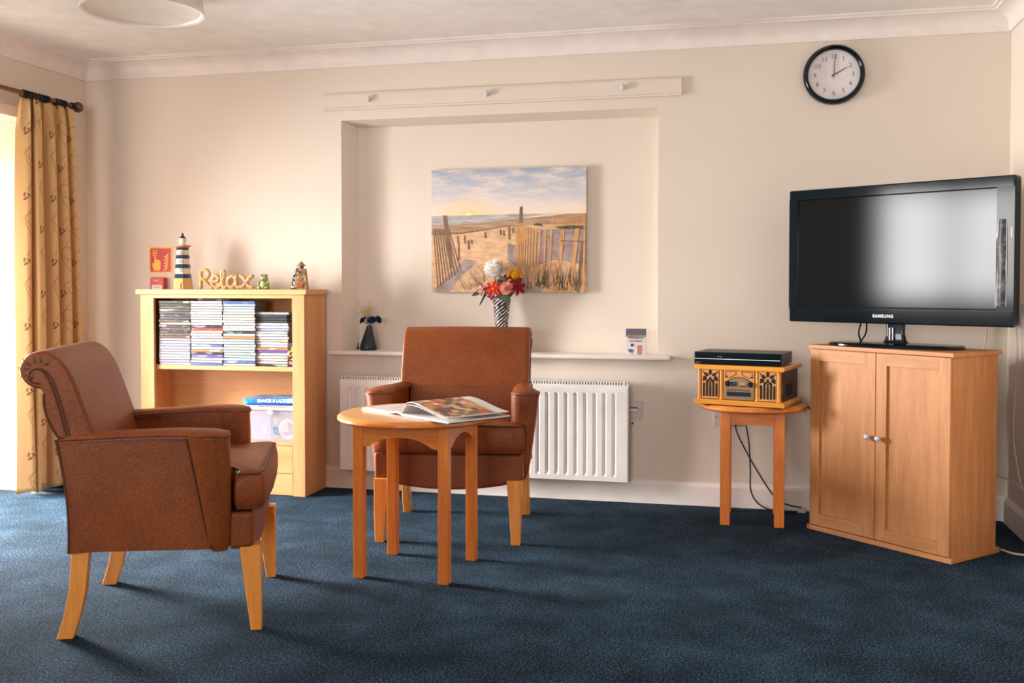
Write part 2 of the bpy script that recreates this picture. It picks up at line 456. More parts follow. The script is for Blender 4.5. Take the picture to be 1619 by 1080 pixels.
        m.tube([(rear(z) - .002, Y(.319), z) for z in [.272 + .36 * i / 10 for i in range(11)]], .004, 6)
        m.build('arm_piping', M_pipe, t)
    # rear outside panel
    m = MB(); rings = []
    for z in (.27, .36, .45, .54, .634):
        xr = -.270 - .034 * ((z - .27) / .36) ** 1.8 + .006 * math.sin(PI * (z - .27) / .36)
        rings.append([(xr + .035, -.262, z), (xr + .035, .262, z), (xr - .001, .305, z), (xr - .001, -.305, z)])
    m.loft(rings).build('rear_panel', M_leather, t)
    # scrolled back
    front = smoothpts([(-.190, .630), (-.214, .70), (-.238, .77), (-.263, .835), (-.296, .882), (-.338, .905), (-.376, .902), (-.404, .880), (-.414, .848), (-.403, .816), (-.380, .796), (-.352, .787)], 4)
    rearp = smoothpts([(-.346, .775), (-.344, .73), (-.333, .69), (-.316, .655), (-.302, .632)], 3)
    prof = [(x, z) for x, z in front] + [(x, z) for x, z in rearp]
    prof = [(p[0], p[1]) for p in prof]
    area2 = sum(prof[i - 1][0] * prof[i][1] - prof[i][0] * prof[i - 1][1] for i in range(len(prof)))
    if area2 < 0: prof = prof[::-1]
    m = MB(); rings = []
    for y, d in ((-.310, .010), (-.308, .005), (-.302, .001), (-.29, 0), (-.15, -.0015), (0, -.002), (.15, -.0015), (.29, 0), (.302, .001), (.308, .005), (.310, .010)):
        rings.append([(x, y, z) for x, z in inset(prof, d)])
    m.loft(rings)
    low = [(-.300, .634), (-.150, .50), (-.165, .54), (-.192, .640), (-.21, .68), (-.31, .68)]
    m.prism([(-.262, .40), (-.150, .40), (-.158, .52), (-.190, .632), (-.222, .66), (-.305, .66), (-.300, .634)], -.258, .258, 'y', bev=.006)
    m.build('backrest', M_leather, t, smooth=50)
    sc = smoothpts([(-.276, .636), (-.296, .72), (-.316, .79), (-.334, .832), (-.356, .852), (-.378, .846), (-.386, .828), (-.376, .812), (-.352, .806)], 5)
    for sy in (-1, 1):
        m = MB()
        m.tube([(x, sy * .311, z) for x, z in sc], .0036, 6)
        m.tube([(x + .010, sy * .3105, z) for x, z in sc[:22]], .0028, 6)
        m.tube([(x + .003, sy * .308, z) for x, z in rearp], .0035, 6)
        m.tube([(-.298, sy * .316, .634), (-.24, sy * .312, .637), (-.19, sy * .30, .645)], .0035, 6)
        m.build('back_piping', M_pipe, t)
    # gathered pleats round the scroll
    for sy in (-1, 1):
        m = MB()
        for a in (40, 75, 108, 140, 172, 205, 238):
            r = math.radians(a); cx, cz = -.358, .848
            p = []
            for k in range(4):
                rr = .024 + .031 * k / 3; y = .311 - (.010 * (k / 3) ** 2)
                p.append((cx + rr * math.cos(r) * (1.12), sy * y, cz + rr * math.sin(r)))
            m.tube(p, .0028, 6, rf=lambda u: .0030 * (1 - .7 * u))
        m.build('scroll_gathers', M_pipe, t)
    return t
make_armchair('tan leather armchair seen side-on nearest the viewer, facing the round table', (1.834, -2.03, 0), math.radians(22.5))
make_armchair('tan leather armchair in front of the radiator, facing the viewer', (2.465, -.715, 0), math.radians(-82.0))

# ------------------------------------------------------------------ small round tables
M_tabwood_x = wood('orange_pine_across', rgb(244, 150, 62), rgb(214, 114, 38), 'x', 0.32, coat=.3)
M_tabwood_z = wood('orange_pine_upright', rgb(244, 144, 56), rgb(212, 110, 34), 'z', 0.34, coat=.3)
M_tabtop = wood('pale_table_top', rgb(222, 162, 100), rgb(204, 138, 76), 'x', 0.36, fine=.7, coat=.2)
def side_table(label, loc, rotz, R, hx, hy, lw, zt, arch, ah):
    t = thing('side_table', label, 'table', loc, rotz)
    th = .030
    zb = zt - th
    prof = [(0, zb), (R - .02, zb), (R - .006, zb + .004), (R, zb + .012), (R - .001, zb + .020), (R - .008, zt - .003), (R - .016, zt), (0, zt)]
    MB().lathe(prof, seg=72).build('tabletop', [M_tabtop], t)
    MB().lathe([(R - .016, zb - .0005), (R - .004, zb + .004), (R + .0012, zb + .011), (R + .0008, zb + .020), (R - .008, zt - .002), (R - .012, zb + .01)], seg=72).build('edge_band', M_tabwood_x, t)
    for sx in (-1, 1):
        for sy in (-1, 1):
            cx, cy = sx * hx, sy * hy
            MB().box(cx - lw / 2, cx + lw / 2, cy - lw / 2, cy + lw / 2, 0, zb, .003).build('leg', M_tabwood_z, t)
    def rail(L):
        if not arch: return [(-L, zb), (-L, zb - ah), (L, zb - ah), (L, zb)]
        lo = [(-L, zb - ah), (-L * .86, zb - ah * .98), (-L * .72, zb - ah * .84), (-L * .5, zb - ah * .66), (-L * .25, zb - ah * .56), (0, zb - ah * .53),
              (L * .25, zb - ah * .56), (L * .5, zb - ah * .66), (L * .72, zb - ah * .84), (L * .86, zb - ah * .98), (L, zb - ah)]
        return [(-L, zb)] + [tuple(p) for p in smoothpts(lo, 3)] + [(L, zb)]
    for s_ in (-1, 1):
        MB().prism(rail(hx - lw / 2 + .002), s_ * hy + s_ * .006 - .009, s_ * hy + s_ * .006 + .009, 'y').build('rail', M_tabwood_x, t)
        MB().prism(rail(hy - lw / 2 + .002), s_ * hx + s_ * .006 - .009, s_ * hx + s_ * .006 + .009, 'x').build('rail', M_tabwood_x, t)
    return t
side_table('round pine side table with arched rails, open book on top', (2.507, -1.412, 0), math.radians(-1.5), .308, .170, .170, .040, .617, True, .085)
side_table('smaller round pine table with plain rails under the retro record player', (3.784, -.245, 0), math.radians(0), .25, .122, .138, .045, .558, False, .060)

# ------------------------------------------------------------------ open book on the round table
M_paper = plain('white_paper', rgb(226, 220, 214), 0.5)
def collage_mat():
    k = NT('collage_page_print'); v = k.coord()
    br = k.n('ShaderNodeTexVoronoi'); br.distance = 'CHEBYCHEV'; br.inputs['Scale'].default_value = 34; br.inputs['Randomness'].default_value = .55
    k.l(v, br.inputs['Vector'])
    sep = k.n('ShaderNodeSeparateColor'); k.l(br.outputs['Color'], sep.inputs[0])
    c = k.ramp(sep.outputs[0], [(0, rgb(70, 40, 40)), (.16, rgb(214, 140, 40)), (.3, rgb(190, 70, 50)), (.42, rgb(226, 190, 120)), (.55, rgb(60, 52, 66)), (.68, rgb(214, 150, 120)), (.8, rgb(232, 222, 206)), (.9, rgb(150, 84, 50))], 'CONSTANT')
    n = k.noise(v, 110, 2)
    c2 = k.mix(k.ramp(n, [(.42, (0, 0, 0, 1)), (.56, (1, 1, 1, 1))]), c, rgb(120, 74, 56))
    k.base(k.mix(.35, c, c2)); k.b.inputs['Roughness'].default_value = .3; return k.m
M_collage = collage_mat()
def faint_mat():
    k = NT('pale_text_page_print'); v = k.coord()
    n = k.noise(v, 26, 3, .6); w = k.n('ShaderNodeTexWave', wave_type='BANDS', bands_direction='Y'); w.inputs['Scale'].default_value = 60; k.l(v, w.inputs[0])
    f = k.math('MULTIPLY', k.ramp(n, [(.48, (0, 0, 0, 1)), (.6, (1, 1, 1, 1))]), w.outputs['Fac'])
    k.base(k.mix(f, rgb(222, 210, 204), rgb(196, 138, 118))); k.b.inputs['Roughness'].default_value = .35; return k.m
M_faint = faint_mat()
M_cover = plain('dark_book_cover', rgb(60, 50, 50), .45)
bk = thing('open_book', 'large open picture book with colourful collage page on the round table', 'book', (2.492, -1.557, .617), math.radians(-35))
ub, vb = .292, .292       # local x = page width away from spine, local y = along the spine to the back
def crest(u):             # height of the lifted right-hand page
    return .004 + .046 * (math.sin(min(1, u / .052) * PI / 2) if u < .052 else (math.cos(min(1, (u - .052) / .25) * PI) * .5 + .5) * .80 + .20 - .0)
def sheet(name, u0, u1, v0, v1, zf, th, mats, nu=24, parent=bk, edge=None, mi=0):
    m = MB(); rings = []
    for i in range(nu + 1):
        u = u0 + (u1 - u0) * i / nu; z = zf(u)
        rings.append([(u, v0, z), (u, v1, z), (u, v1, z - th), (u, v0, z - th)])
    m.loft(rings); return m.build(name, mats, parent, smooth=40)
sk = .0
sheet('cover', 0.002, ub + .004, -.003, vb + .003, lambda u: .003 + .012 * u / ub * 0, .003, M_cover)
sheet('page_block', 0.0, ub, 0, vb, lambda u: .011 - .004 * u / ub, .0075, M_paper)
sheet('lifted_page', 0.002, ub - .004, 0, vb, lambda u: crest(u) + .007 + .0015, .0012, M_paper)
sheet('collage_print', .030, ub - .014, .010, vb - .055, lambda u: crest(u) + .0092, .0005, M_collage)
sheet('lifted_page', 0.002, ub - .012, .001, vb - .002, lambda u: crest(u) * .86 + .006, .0012, M_paper)
sheet('cover', -.268, -.002, -.003, vb + .003, lambda u: .003, .003, plain('red_book_cover', rgb(150, 60, 50), .4))
sheet('page_block', -.262, -.001, 0, vb, lambda u: .010 + .006 * math.exp(-((u + .03) / .03) ** 2), .0068, M_paper)
sheet('text_print', -.250, -.012, .008, vb - .01, lambda u: .0106 + .006 * math.exp(-((u + .03) / .03) ** 2), .0005, M_faint)

# ------------------------------------------------------------------ bookcase
M_case_z = wood('light_beech_upright', rgb(222, 166, 112), rgb(206, 142, 86), 'z', .45, fine=.6)
M_case_x = wood('light_beech_across', rgb(224, 170, 116), rgb(208, 146, 90), 'x', .45, fine=.6)
M_line = plain('dark_gap', rgb(96, 60, 34), .8)
X0, X1, YF, YK = .536, 1.502, -.286, -.020
bc = thing('bookcase', 'light beech bookcase with shelf of DVDs and drawers, against the back wall', 'bookcase', (0, 0, 0))
MB().box(X0 - .022, X1 + .016, YF - .012, YK + .0, 1.063, 1.090, .003).build('top_panel', M_case_x, bc)
for a, b in ((X0, X0 + .022), (X1 - .022, X1)):
    MB().box(a, b, YF + .018, YK, 0, 1.063).build('side_panel', M_case_z, bc)
for a, b in ((X0, X0 + .081), (X1 - .069, X1)):
    MB().box(a, b, YF, YF + .020, 0, 1.063, .0015).build('stile', M_case_z, bc)
MB().box(X0 + .022, X1 - .022, YK - .008, YK, 0, 1.063).build('back_panel', M_case_x, bc)
MB().box(X0 + .081, X1 - .069, YF, YF + .02, 1.043, 1.063).build('top_rail', M_case_x, bc)
MB().box(X0 + .022, X1 - .022, YF + .0215, YK - .008, .656, .680, .002).build('shelf', M_case_x, bc)
MB().box(X0 + .022, X1 - .022, YF + .0215, YK - .008, .263, .283, .001).build('shelf', M_case_x, bc)
MB().box(X0 + .081, X1 - .069, YF + .0015, YF + .0205, .266, .283).build('shelf_rail', M_case_x, bc)
MB().box(X0 + .083, X1 - .071, YF + .001, YF + .02, .1205, .2635, .0015).build('drawer', M_case_x, bc)
MB().box(X0 + .083, X1 - .071, YF + .001, YF + .02, .004, .1175, .0015).build('drawer', M_case_x, bc)
MB().box(X0 + .081, X1 - .069, YF + .02, YF + .03, 0, .27).build('drawer_gap', M_line, bc)

# ------------------------------------------------------------------ DVDs
def dvd_mat():
    k = NT('dvd_case'); oi = k.n('ShaderNodeObjectInfo'); v = k.coord()
    add = k.n('ShaderNodeVectorMath', operation='ADD'); k.l(v, add.inputs[0])
    sc = k.n('ShaderNodeVectorMath', operation='SCALE'); sc.inputs[0].default_value = (37, 11, 23); k.l(oi.outputs['Random'], sc.inputs['Scale']); k.l(sc.outputs[0], add.inputs[1])
    mp = k.n('ShaderNodeMapping'); mp.inputs['Scale'].default_value = (34, 1, 120); k.l(add.outputs[0], mp.inputs[0])
    n = k.noise(mp.outputs[0], 1.0, 2, .6)
    mp2 = k.n('ShaderNodeMapping'); mp2.inputs['Scale'].default_value = (9, 1, 30); k.l(add.outputs[0], mp2.inputs[0])
    n2 = k.noise(mp2.outputs[0], 1.0, 1, .5)
    hue = k.n('ShaderNodeCombineColor', mode='HSV'); k.l(k.math('FRACT', k.math('MULTIPLY', oi.outputs['Random'], 17.3)), hue.inputs[0])
    hue.inputs[1].default_value = .6; hue.inputs[2].default_value = .35
    c = k.mix(k.ramp(n, [(.60, (0, 0, 0, 1)), (.64, (.8, .8, .8, 1))]), oi.outputs['Color'], hue.outputs[0])
    hue2 = k.n('ShaderNodeCombineColor', mode='HSV'); k.l(k.math('FRACT', k.math('MULTIPLY', oi.outputs['Random'], 53.7)), hue2.inputs[0])
    hue2.inputs[1].default_value = .35; hue2.inputs[2].default_value = .65
    c = k.mix(k.ramp(n2, [(.60, (0, 0, 0, 1)), (.63, (.5, .5, .5, 1))]), c, hue2.outputs[0])
    k.base(c); k.b.inputs['Roughness'].default_value = .25; return k.m
M_dvd = dvd_mat()
def plaincase_mat():
    k = NT('bare_plastic_case'); oi = k.n('ShaderNodeObjectInfo'); k.l(oi.outputs['Color'], k.b.inputs['Base Color']); k.b.inputs['Roughness'].default_value = .3
    k.bump(k.noise(k.coord(), 200, 2), .1, .0005); return k.m
M_bare = plaincase_mat()
M_spinetrim = plain('clear_case_edge', rgb(104, 106, 112), .3)
TH = .0145
def dvd_mesh(mat, spinecut=True):
    m = MB()
    m.box(-.095, .095, .0012, .135, .0004, TH - .0004, .0012, 1, mi=1 if spinecut else 0)
    m.box(-.0945, .0945, 0, .004, .0014, TH - .0016, .0006, 1, mi=0)
    return m.build('dvd_case', [mat, M_spinetrim if mat is M_dvd else mat])
proto_c = dvd_mesh(M_dvd); proto_b = dvd_mesh(M_bare, False)
ORD = 'lowest,second,third,fourth,fifth,sixth,seventh,eighth,ninth,tenth,eleventh,twelfth,thirteenth,fourteenth,fifteenth,sixteenth,seventeenth,eighteenth,nineteenth,twentieth,twenty-first,twenty-second,twenty-third,twenty-fourth,twenty-fifth'.split(',')
used = set()
def place_dvd(proto, loc, col, label, group, rz=0.0, sc=1.0):
    if proto.name not in used: o = proto; used.add(proto.name)
    else: o = proto.copy(); C.objects.link(o)
    o.location = loc; o.rotation_euler = (0, 0, rz); o.color = col; o.scale = (sc, 1, 1)
    tag(o, label, 'dvd case', group); return o
PALE = [('white', (206, 204, 206)), ('pale grey', (176, 176, 182)), ('cream', (196, 182, 162)), ('pale blue', (150, 168, 194)), ('pale pink', (200, 164, 164)), ('white', (214, 212, 210)), ('light', (190, 192, 198))]
ACC = [('red', (196, 60, 56)), ('blue', (84, 104, 160)), ('dark', (52, 48, 52)), ('purple', (104, 84, 160)), ('orange', (214, 124, 74))]
DARK = [('black', (24, 26, 32)), ('black', (34, 32, 36)), ('dark red', (92, 30, 36)), ('charcoal', (48, 50, 58)), ('brown', (80, 58, 48))]
stacks = [(.729, -.262, 24, 'leftmost stack'), (.922, -.264, 24, 'second stack from the left'), (1.113, -.262, 24, 'third stack from the left'), (1.299, -.250, 16, 'rightmost stack')]
for si, (cx, cy, n, nm) in enumerate(stacks):
    z = .680
    for i in range(n):
        if si == 0 and i < 10: proto, (cn, cc) = proto_b, ('grey', (150 + random.randint(-14, 14),) * 2 + (164,)); what = 'bare grey plastic DVD case without a sleeve'
        else:
            proto = proto_c
            if si == 0: cn, cc = random.choice(DARK) if random.random() < .72 else random.choice(PALE)
            else: cn, cc = random.choice(ACC) if random.random() < .22 else random.choice(PALE)
            what = cn + ' spined DVD case'
        w = ('topmost' if i == n - 1 else ORD[i]) + (' from the bottom' if 0 < i < n - 1 else '')
        place_dvd(proto, (cx + random.uniform(-.003, .003), cy + random.uniform(-.003, .003), z), rgb(*cc), '%s, %s in the %s' % (what, w, nm), 'DVD cases stacked on the upper shelf', random.uniform(-.012, .012), random.uniform(.985, 1.0))
        z += TH
    if si == 3: ztop = z
for i in range(3):
    place_dvd(proto_b, (1.288, -.246, ztop + i * TH), rgb(58, 62, 68), 'dark grey plastic case without a sleeve, %s of three on the rightmost stack' % ('lowest', 'middle', 'upper')[i], 'DVD cases stacked on the upper shelf')
place_dvd(proto_c, (1.300, -.246, ztop + 3 * TH), rgb(170, 160, 156), 'pale case lying on the dark grey cases at the top of the rightmost stack', 'DVD cases stacked on the upper shelf', 0, 1.0)
place_dvd(proto_c, (.955, -.245, .680 + 24 * TH), rgb(44, 40, 52), 'dark case bridging the second and third stacks, above the topmost cases', 'DVD cases stacked on the upper shelf', 0.02)
k = NT('gold_and_black_cover'); v = k.coord()
k.base(k.ramp(k.noise(v, 55, 3), [(.42, rgb(34, 24, 22)), (.52, rgb(110, 66, 34)), (.58, rgb(222, 180, 110)), (.68, rgb(240, 226, 200))])); k.b.inputs['Roughness'].default_value = .3
M_gold = k.m
st = thing('dvd_case', 'upright case with dark and gold cover face out, right of the stacks', 'dvd case', (1.4255, -.262, .680), 0)
m = MB(); m.box(-.0315, .0315, 0, .02, 0, .128, .001); m.build('box', M_cover, st)
m = MB(); m.box(-.031, .031, -.0008, .001, .038, .104); m.build('cover_print', M_gold, st)
m = MB(); m.box(-.031, .031, -.0008, .001, .002, .037); m.build('title_band', plain('maroon_band', rgb(70, 26, 30), .3), st)
m = MB(); m.text('SIZE', .020, TM((-.005, -.0012, .022))); m.build('title', M_white, st)

# ------------------------------------------------------------------ things on the lower shelf
def plastic_mat():
    k = NT('clear_plastic'); t = k.t
    tr = k.n('ShaderNodeBsdfTransparent'); tr.inputs[0].default_value = (.93, .93, .96, 1)
    mx = k.n('ShaderNodeMixShader'); mx.inputs[0].default_value = .32
    k.base(rgb(214, 212, 222)); k.b.inputs['Roughness'].default_value = .25
    k.l(tr.outputs[0], mx.inputs[1]); k.l(k.b.outputs[0], mx.inputs[2]); k.l(mx.outputs[0], t.nodes['Material Output'].inputs[0]); return k.m
M_plas = plastic_mat()
sb = thing('storage_box', 'clear plastic lidded storage box on the lower shelf of the bookcase', 'box', (1.30, -.262, .283))
m = MB()
w0, w1, d1, hh = .148, .158, .20, .165
def shell(m, z0, z1, a0, a1, dd, t_):
    outer = [rrect(-a, a, 0 + (w1 - a), dd - (w1 - a), .014, 4) for a in (a0, a1)]
    ro = [[(x, y, z) for x, y in o_] for o_, z in zip(outer, (z0, z1))]
    ri = [[(x, y, z) for x, y in inset(o_, t_)] for o_, z in zip(outer, (z0 + t_, z1))]
    m.loft([ro[0], ro[1], ri[1], ri[0]], cap=False)
    m.poly(ro[0]); m.poly(ri[0])
shell(m, 0, hh, w0, w1, d1, .003); m.build('tub', M_plas, sb, smooth=40)
MB().box(-w1 - .006, w1 + .006, -.008, d1 + .006, hh, hh + .018, .006, 3).build('lid', plain('frosted_white_lid', rgb(226, 224, 230), .3), sb)
MB().box(-.020, .014, -.014, -.006, hh - .022, hh + .012, .003).build('clip', M_plas, sb)
m = MB(); m.box(.012, .018, -.0, .0015, .045, .085); m.box(.012, .030, -.0, .0015, .040, .048); m.box(.006, .018, 0, .0015, .066, .072)
m.build('sticker', plain('blue_sticker', rgb(40, 150, 200), .4), sb)
inb = thing('folded_paper', 'grey folder standing inside the clear storage box', 'folder', (1.235, -.235, .287))
MB().box(-.062, .048, 0, .03, 0, .135, .003).build('sleeve', plain('grey_folder', rgb(176, 176, 196), .5), inb)
MB().box(-.006, .022, -.0012, 0, .030, .075).build('tag', plain('pale_tag', rgb(206, 206, 212), .5), inb)
rl = thing('tape_roll', 'white ring with paper tag inside the clear storage box', 'roll', (1.375, -.215, .287))
m = MB(); m.tube([(.046 * math.cos(a), 0, .056 + .046 * math.sin(a)) for a in [2 * PI * i / 28 for i in range(28)]], .010, 8, closed=True)
m.build('ring', M_white, rl)
MB().box(-.036, .004, -.014, -.0125, .045, .092).build('tag', M_paper, rl)
gm = thing('board_game', 'blue flat board game box reading SNAKES & LADDERS on the storage box', 'board game', (1.30, -.262, .283 + hh + .018 + .014), math.radians(0))
k = NT('blue_game_print'); v = k.coord(); k.base(k.ramp(k.noise(v, 16, 3), [(.35, rgb(16, 84, 170)), (.55, rgb(40, 140, 206)), (.75, rgb(120, 200, 236))])); k.b.inputs['Roughness'].default_value = .3
gmat = k.m
gR = Matrix.Rotation(math.radians(-1.5), 4, 'Y')
m = MB(); m.box(-.166, .165, 0, .20, 0.004, .030, .003, mat=gR); m.build('lid', gmat, gm)
m = MB(); m.box(-.145, .164, -.003, .19, -.003, .0035, .001, mat=gR); m.build('tray', plain('deep_blue_card', rgb(24, 60, 150), .4), gm)
m = MB(); m.text('SNAKES & LADDERS', .0235, gR @ TM((.022, -.0008, .018)), off=.0006, space=.98); m.build('title', M_white, gm)
wp = thing('paper_pad', 'white booklet lying between the storage box lid and the board game', 'paper', (1.30, -.258, .283 + hh + .018))
MB().box(-.15, .155, 0, .19, 0, .009, .002).build('pages', M_paper, wp)
MB().box(-.08, .150, -.003, .17, .0, .0030, .001).build('cover', M_cover, wp)
# sailing ship ornament
M_ship = plain('weathered_wood', rgb(120, 92, 66), .7, bump=(60, .3, .002)); M_sail = plain('ivory_sail', rgb(222, 200, 164), .7)
M_rig = plain('grey_shells', rgb(170, 160, 148), .6)
sp = thing('ship_ornament', 'small sailing ship ornament on the lower shelf behind the armchair', 'ornament', (.80, -.16, .283))
m = MB(); rings = []
for i in range(9):
    u = -1 + i / 4; w = .022 * math.sqrt(max(0.02, 1 - u * u * .9)); zt = .030 + .014 * u * u
    rings.append([(u * .085, -w, zt), (u * .08, -w * .6, .012), (u * .075, 0, 0.0), (u * .08, w * .6, .012), (u * .085, w, zt)])
m.loft(rings).build('hull', M_ship, sp)
m = MB()
for x, h in ((-.055, .105), (0, .145), (.05, .10)): m.tube([(x, 0, .02), (x, 0, h)], .0025, 6)
m.tube([(.07, 0, .04), (.12, 0, .07)], .002, 6)
m.build('mast', M_ship, sp)
for x, z0, z1, w in ((-.055, .045, .09, .022), (0, .055, .085, .03), (0, .092, .130, .026), (.05, .045, .085, .022)):
    m = MB(); rings = []
    for i in range(6):
        u = -1 + i / 2.5; rings.append([(x + u * w, -.004 - .012 * (1 - (u * .9) ** 2), z0), (x + u * w * .85, -.003 - .008 * (1 - u * u * .8), z1), (x + u * w * .85, -.001 - .008 * (1 - u * u * .8), z1), (x + u * w, -.001 - .012 * (1 - (u * .9) ** 2), z0)])
    m.loft(rings).build('sail', M_sail, sp)
m = MB()
for i in range(9): m.sphere((-.07 + .018 * i, -.016, .038 + .006 * ((i * 7) % 3)), .008, mi=0, u=8, v=6)
m.build('shell_trim', M_rig, sp)

# ------------------------------------------------------------------ ornaments on top of the bookcase
ZT = 1.090
M_navy = plain('navy_glaze', rgb(28, 44, 78), .25); M_cream = plain('cream_glaze', rgb(228, 212, 186), .3)
M_sand = plain('sandy_glaze', rgb(214, 164, 96), .45); M_coral = plain('coral_glaze', rgb(214, 134, 104), .4); M_gl = plain('brown_glaze', rgb(130, 86, 50), .4)
lh = thing('lighthouse_ornament', 'tall navy and cream striped ceramic lighthouse beside the red fire sign', 'ornament', (.738, -.19, ZT), .52)
def rad(z): return .050 - .016 * z / .23
m = MB(); m.lathe([(0, 0), (.052, 0), (.052, .006), (rad(.06), .060), (0, .060)], seg=8); m.build('base', M_sand, lh)
bands = [(.060, .084, 1), (.084, .116, 0), (.116, .138, 1), (.138, .168, 0), (.168, .188, 1), (.188, .215, 0), (.215, .228, 1)]
m = MB()
for a, b, d in bands:
    e = .003 if d else 0
    m.lathe([(0, a), (rad(a) + e - .004, a), (rad(b) + e * .5 - .004, b), (0, b)], seg=8, mi=d)
m.build('tower', [M_cream, M_navy], lh)
m = MB(); m.lathe([(0, .228), (.030, .228), (.044, .236), (.044, .241), (.030, .243), (0, .243)], seg=24); m.build('gallery', M_coral, lh)
m = MB(); m.lathe([(0, .243), (.017, .243), (.019, .252), (.017, .262), (.021, .268), (.021, .274), (.016, .280), (0, .280)], seg=16); m.build('lantern', M_cream, lh)
m = MB(); m.lathe([(0, .280), (.020, .280), (.012, .290), (.006, .294), (.007, .301), (.004, .308), (0, .309)], seg=16); m.build('cap', M_navy, lh)
m = MB()
for z in (.105, .152, .200):
    m.tube([(.0 - .006 + .008 * math.cos(a), -rad(z) + .0035, z + .008 * math.sin(a)) for a in [2 * PI * i / 12 for i in range(12)]], .0018, 6, closed=True)
m.tube([(-.012, -.051, .002), (-.012, -.048, .026), (-.006, -.047, .034), (.002, -.048, .034), (.008, -.049, .026), (.008, -.051, .002)], .0018, 6)
m.build('window_ring', M_gl, lh)

def rope_mat():
    k = NT('twisted_rope'); v = k.coord()
    w = k.n('ShaderNodeTexWave', wave_type='BANDS', bands_direction='DIAGONAL'); w.inputs['Scale'].default_value = 42; w.inputs['Distortion'].default_value = 1.2; k.l(v, w.inputs[0])
    n = k.noise(v, 200, 2)
    k.base(k.ramp(w.outputs['Fac'], [(.0, rgb(158, 112, 66)), (.4, rgb(198, 154, 104)), (1, rgb(222, 184, 136))]))
    k.b.inputs['Roughness'].default_value = .85; k.bump(w.outputs['Fac'], .8, .003); return k.m
M_rope = rope_mat()
rx = thing('word_ornament', 'rope lettering ornament spelling Relax on top of the bookcase', 'ornament', (1.007, -.19, ZT))
RR_ = .0105
LET = {'letter_r': [[(-.155, .010), (-.153, .045), (-.152, .090), (-.147, .100), (-.125, .104), (-.110, .095), (-.106, .080), (-.113, .066), (-.130, .058), (-.146, .054)],
                    [(-.138, .056), (-.120, .038), (-.102, .016), (-.088, .010)]],
       'letter_e': [[(-.078, .040), (-.060, .044), (-.050, .054), (-.053, .068), (-.066, .071), (-.080, .062), (-.087, .042), (-.082, .022), (-.068, .011), (-.050, .013), (-.038, .024)]],
       'letter_l': [[(-.034, .022), (-.022, .060), (-.017, .088), (-.022, .099), (-.030, .092), (-.031, .062), (-.028, .030), (-.020, .012), (-.008, .012)]],
       'letter_a': [[(.046, .062), (.030, .070), (.012, .062), (.003, .040), (.008, .019), (.024, .011), (.040, .022), (.049, .044), (.053, .070)], [(.052, .050), (.054, .026), (.060, .012), (.072, .011)]],
       'letter_x': [[(.078, .072), (.092, .064), (.106, .040), (.124, .016), (.142, .011)], [(.144, .072), (.130, .062), (.112, .040), (.096, .018), (.082, .011)]]}
for nme, strokes in LET.items():
    m = MB()
    for si, st_ in enumerate(strokes):
        P = smoothpts([(x * 1.04, -.003 * si, z + .001) for x, z in st_], 6)
        m.tube(P, RR_, 10); m.sphere(P[0], RR_); m.sphere(P[-1], RR_)
    m.build(nme, M_rope, rx)

M_frog = plain('green_glazed_frog', rgb(142, 158, 92), .3); M_frogd = plain('dark_green', rgb(52, 62, 48), .4); M_frogw = plain('pale_belly', rgb(188, 190, 136), .35)
fg = thing('frog_ornament', 'small green seated frog figure beside the rope lettering', 'ornament', (1.228, -.19, ZT), math.radians(-8))
m = MB(); m.sphere((0, 0, .026), .027, (1.0, .9, 1)); m.sphere((0, -.004, .056), .022, (1.08, .9, .72))
m.sphere((-.012, -.004, .074), .0085); m.sphere((.012, -.004, .074), .0085)
for s_ in (-1, 1):
    m.sphere((s_ * .024, -.008, .010), .014, (1, 1.2, .72)); m.sphere((s_ * .017, -.024, .004), .008, (1, 1.4, .5))
    m.tube(smoothpts([(s_ * .024, -.006, .044), (s_ * .031, -.016, .030), (s_ * .018, -.026, .022)], 4), .005, 8)
m.build('body', M_frog, fg, smooth=80)
m = MB(); m.sphere((0, -.0215, .052), .010, (1.5, .4, .5)); m.sphere((-.012, -.0115, .076), .004); m.sphere((.012, -.0115, .076), .004); m.build('face', M_frogd, fg)
MB().sphere((0, -.014, .026), .018, (.9, .75, 1)).build('belly', M_frogw, fg)

k = NT('shell_mosaic'); v = k.coord()
vo = k.n('ShaderNodeTexVoronoi'); vo.inputs['Scale'].default_value = 75; k.l(v, vo.inputs['Vector']); sp_ = k.n('ShaderNodeSeparateColor'); k.l(vo.outputs['Color'], sp_.inputs[0])
k.base(k.ramp(sp_.outputs[0], [(0, rgb(150, 112, 76)), (.35, rgb(178, 138, 96)), (.6, rgb(132, 98, 66)), (.84, rgb(200, 172, 136)), (.95, rgb(84, 66, 50))], 'CONSTANT')); k.b.inputs['Roughness'].default_value = .6
k.bump(vo.outputs['Distance'], .6, .003); M_mosaic = k.m
sh = thing('lighthouse_ornament', 'brown shell-covered lighthouse with small pointed roof on the bookcase, right end', 'ornament', (1.437, -.18, ZT), math.radians(14))
m = MB(); m.loft([[(-.032, -.030, 0), (.034, -.030, 0), (.034, .030, 0), (-.032, .030, 0)], [(-.024, -.022, .110), (.024, -.022, .110), (.024, .022, .110), (-.024, .022, .110)]]); m.build('tower', M_mosaic, sh)
MB().lathe([(0, .110), (.013, .110), (.013, .126), (0, .126)], seg=8).build('lantern', M_cover, sh)
MB().lathe([(0, .124), (.026, .124), (.024, .128), (.006, .146), (.003, .150), (0, .151)], seg=8).build('roof', plain('driftwood_roof', rgb(160, 120, 88), .6), sh)
MB().box(-.020, .010, -.032, -.026, .012, .028, .001).build('door', plain('rust_orange', rgb(190, 84, 40), .5), sh)
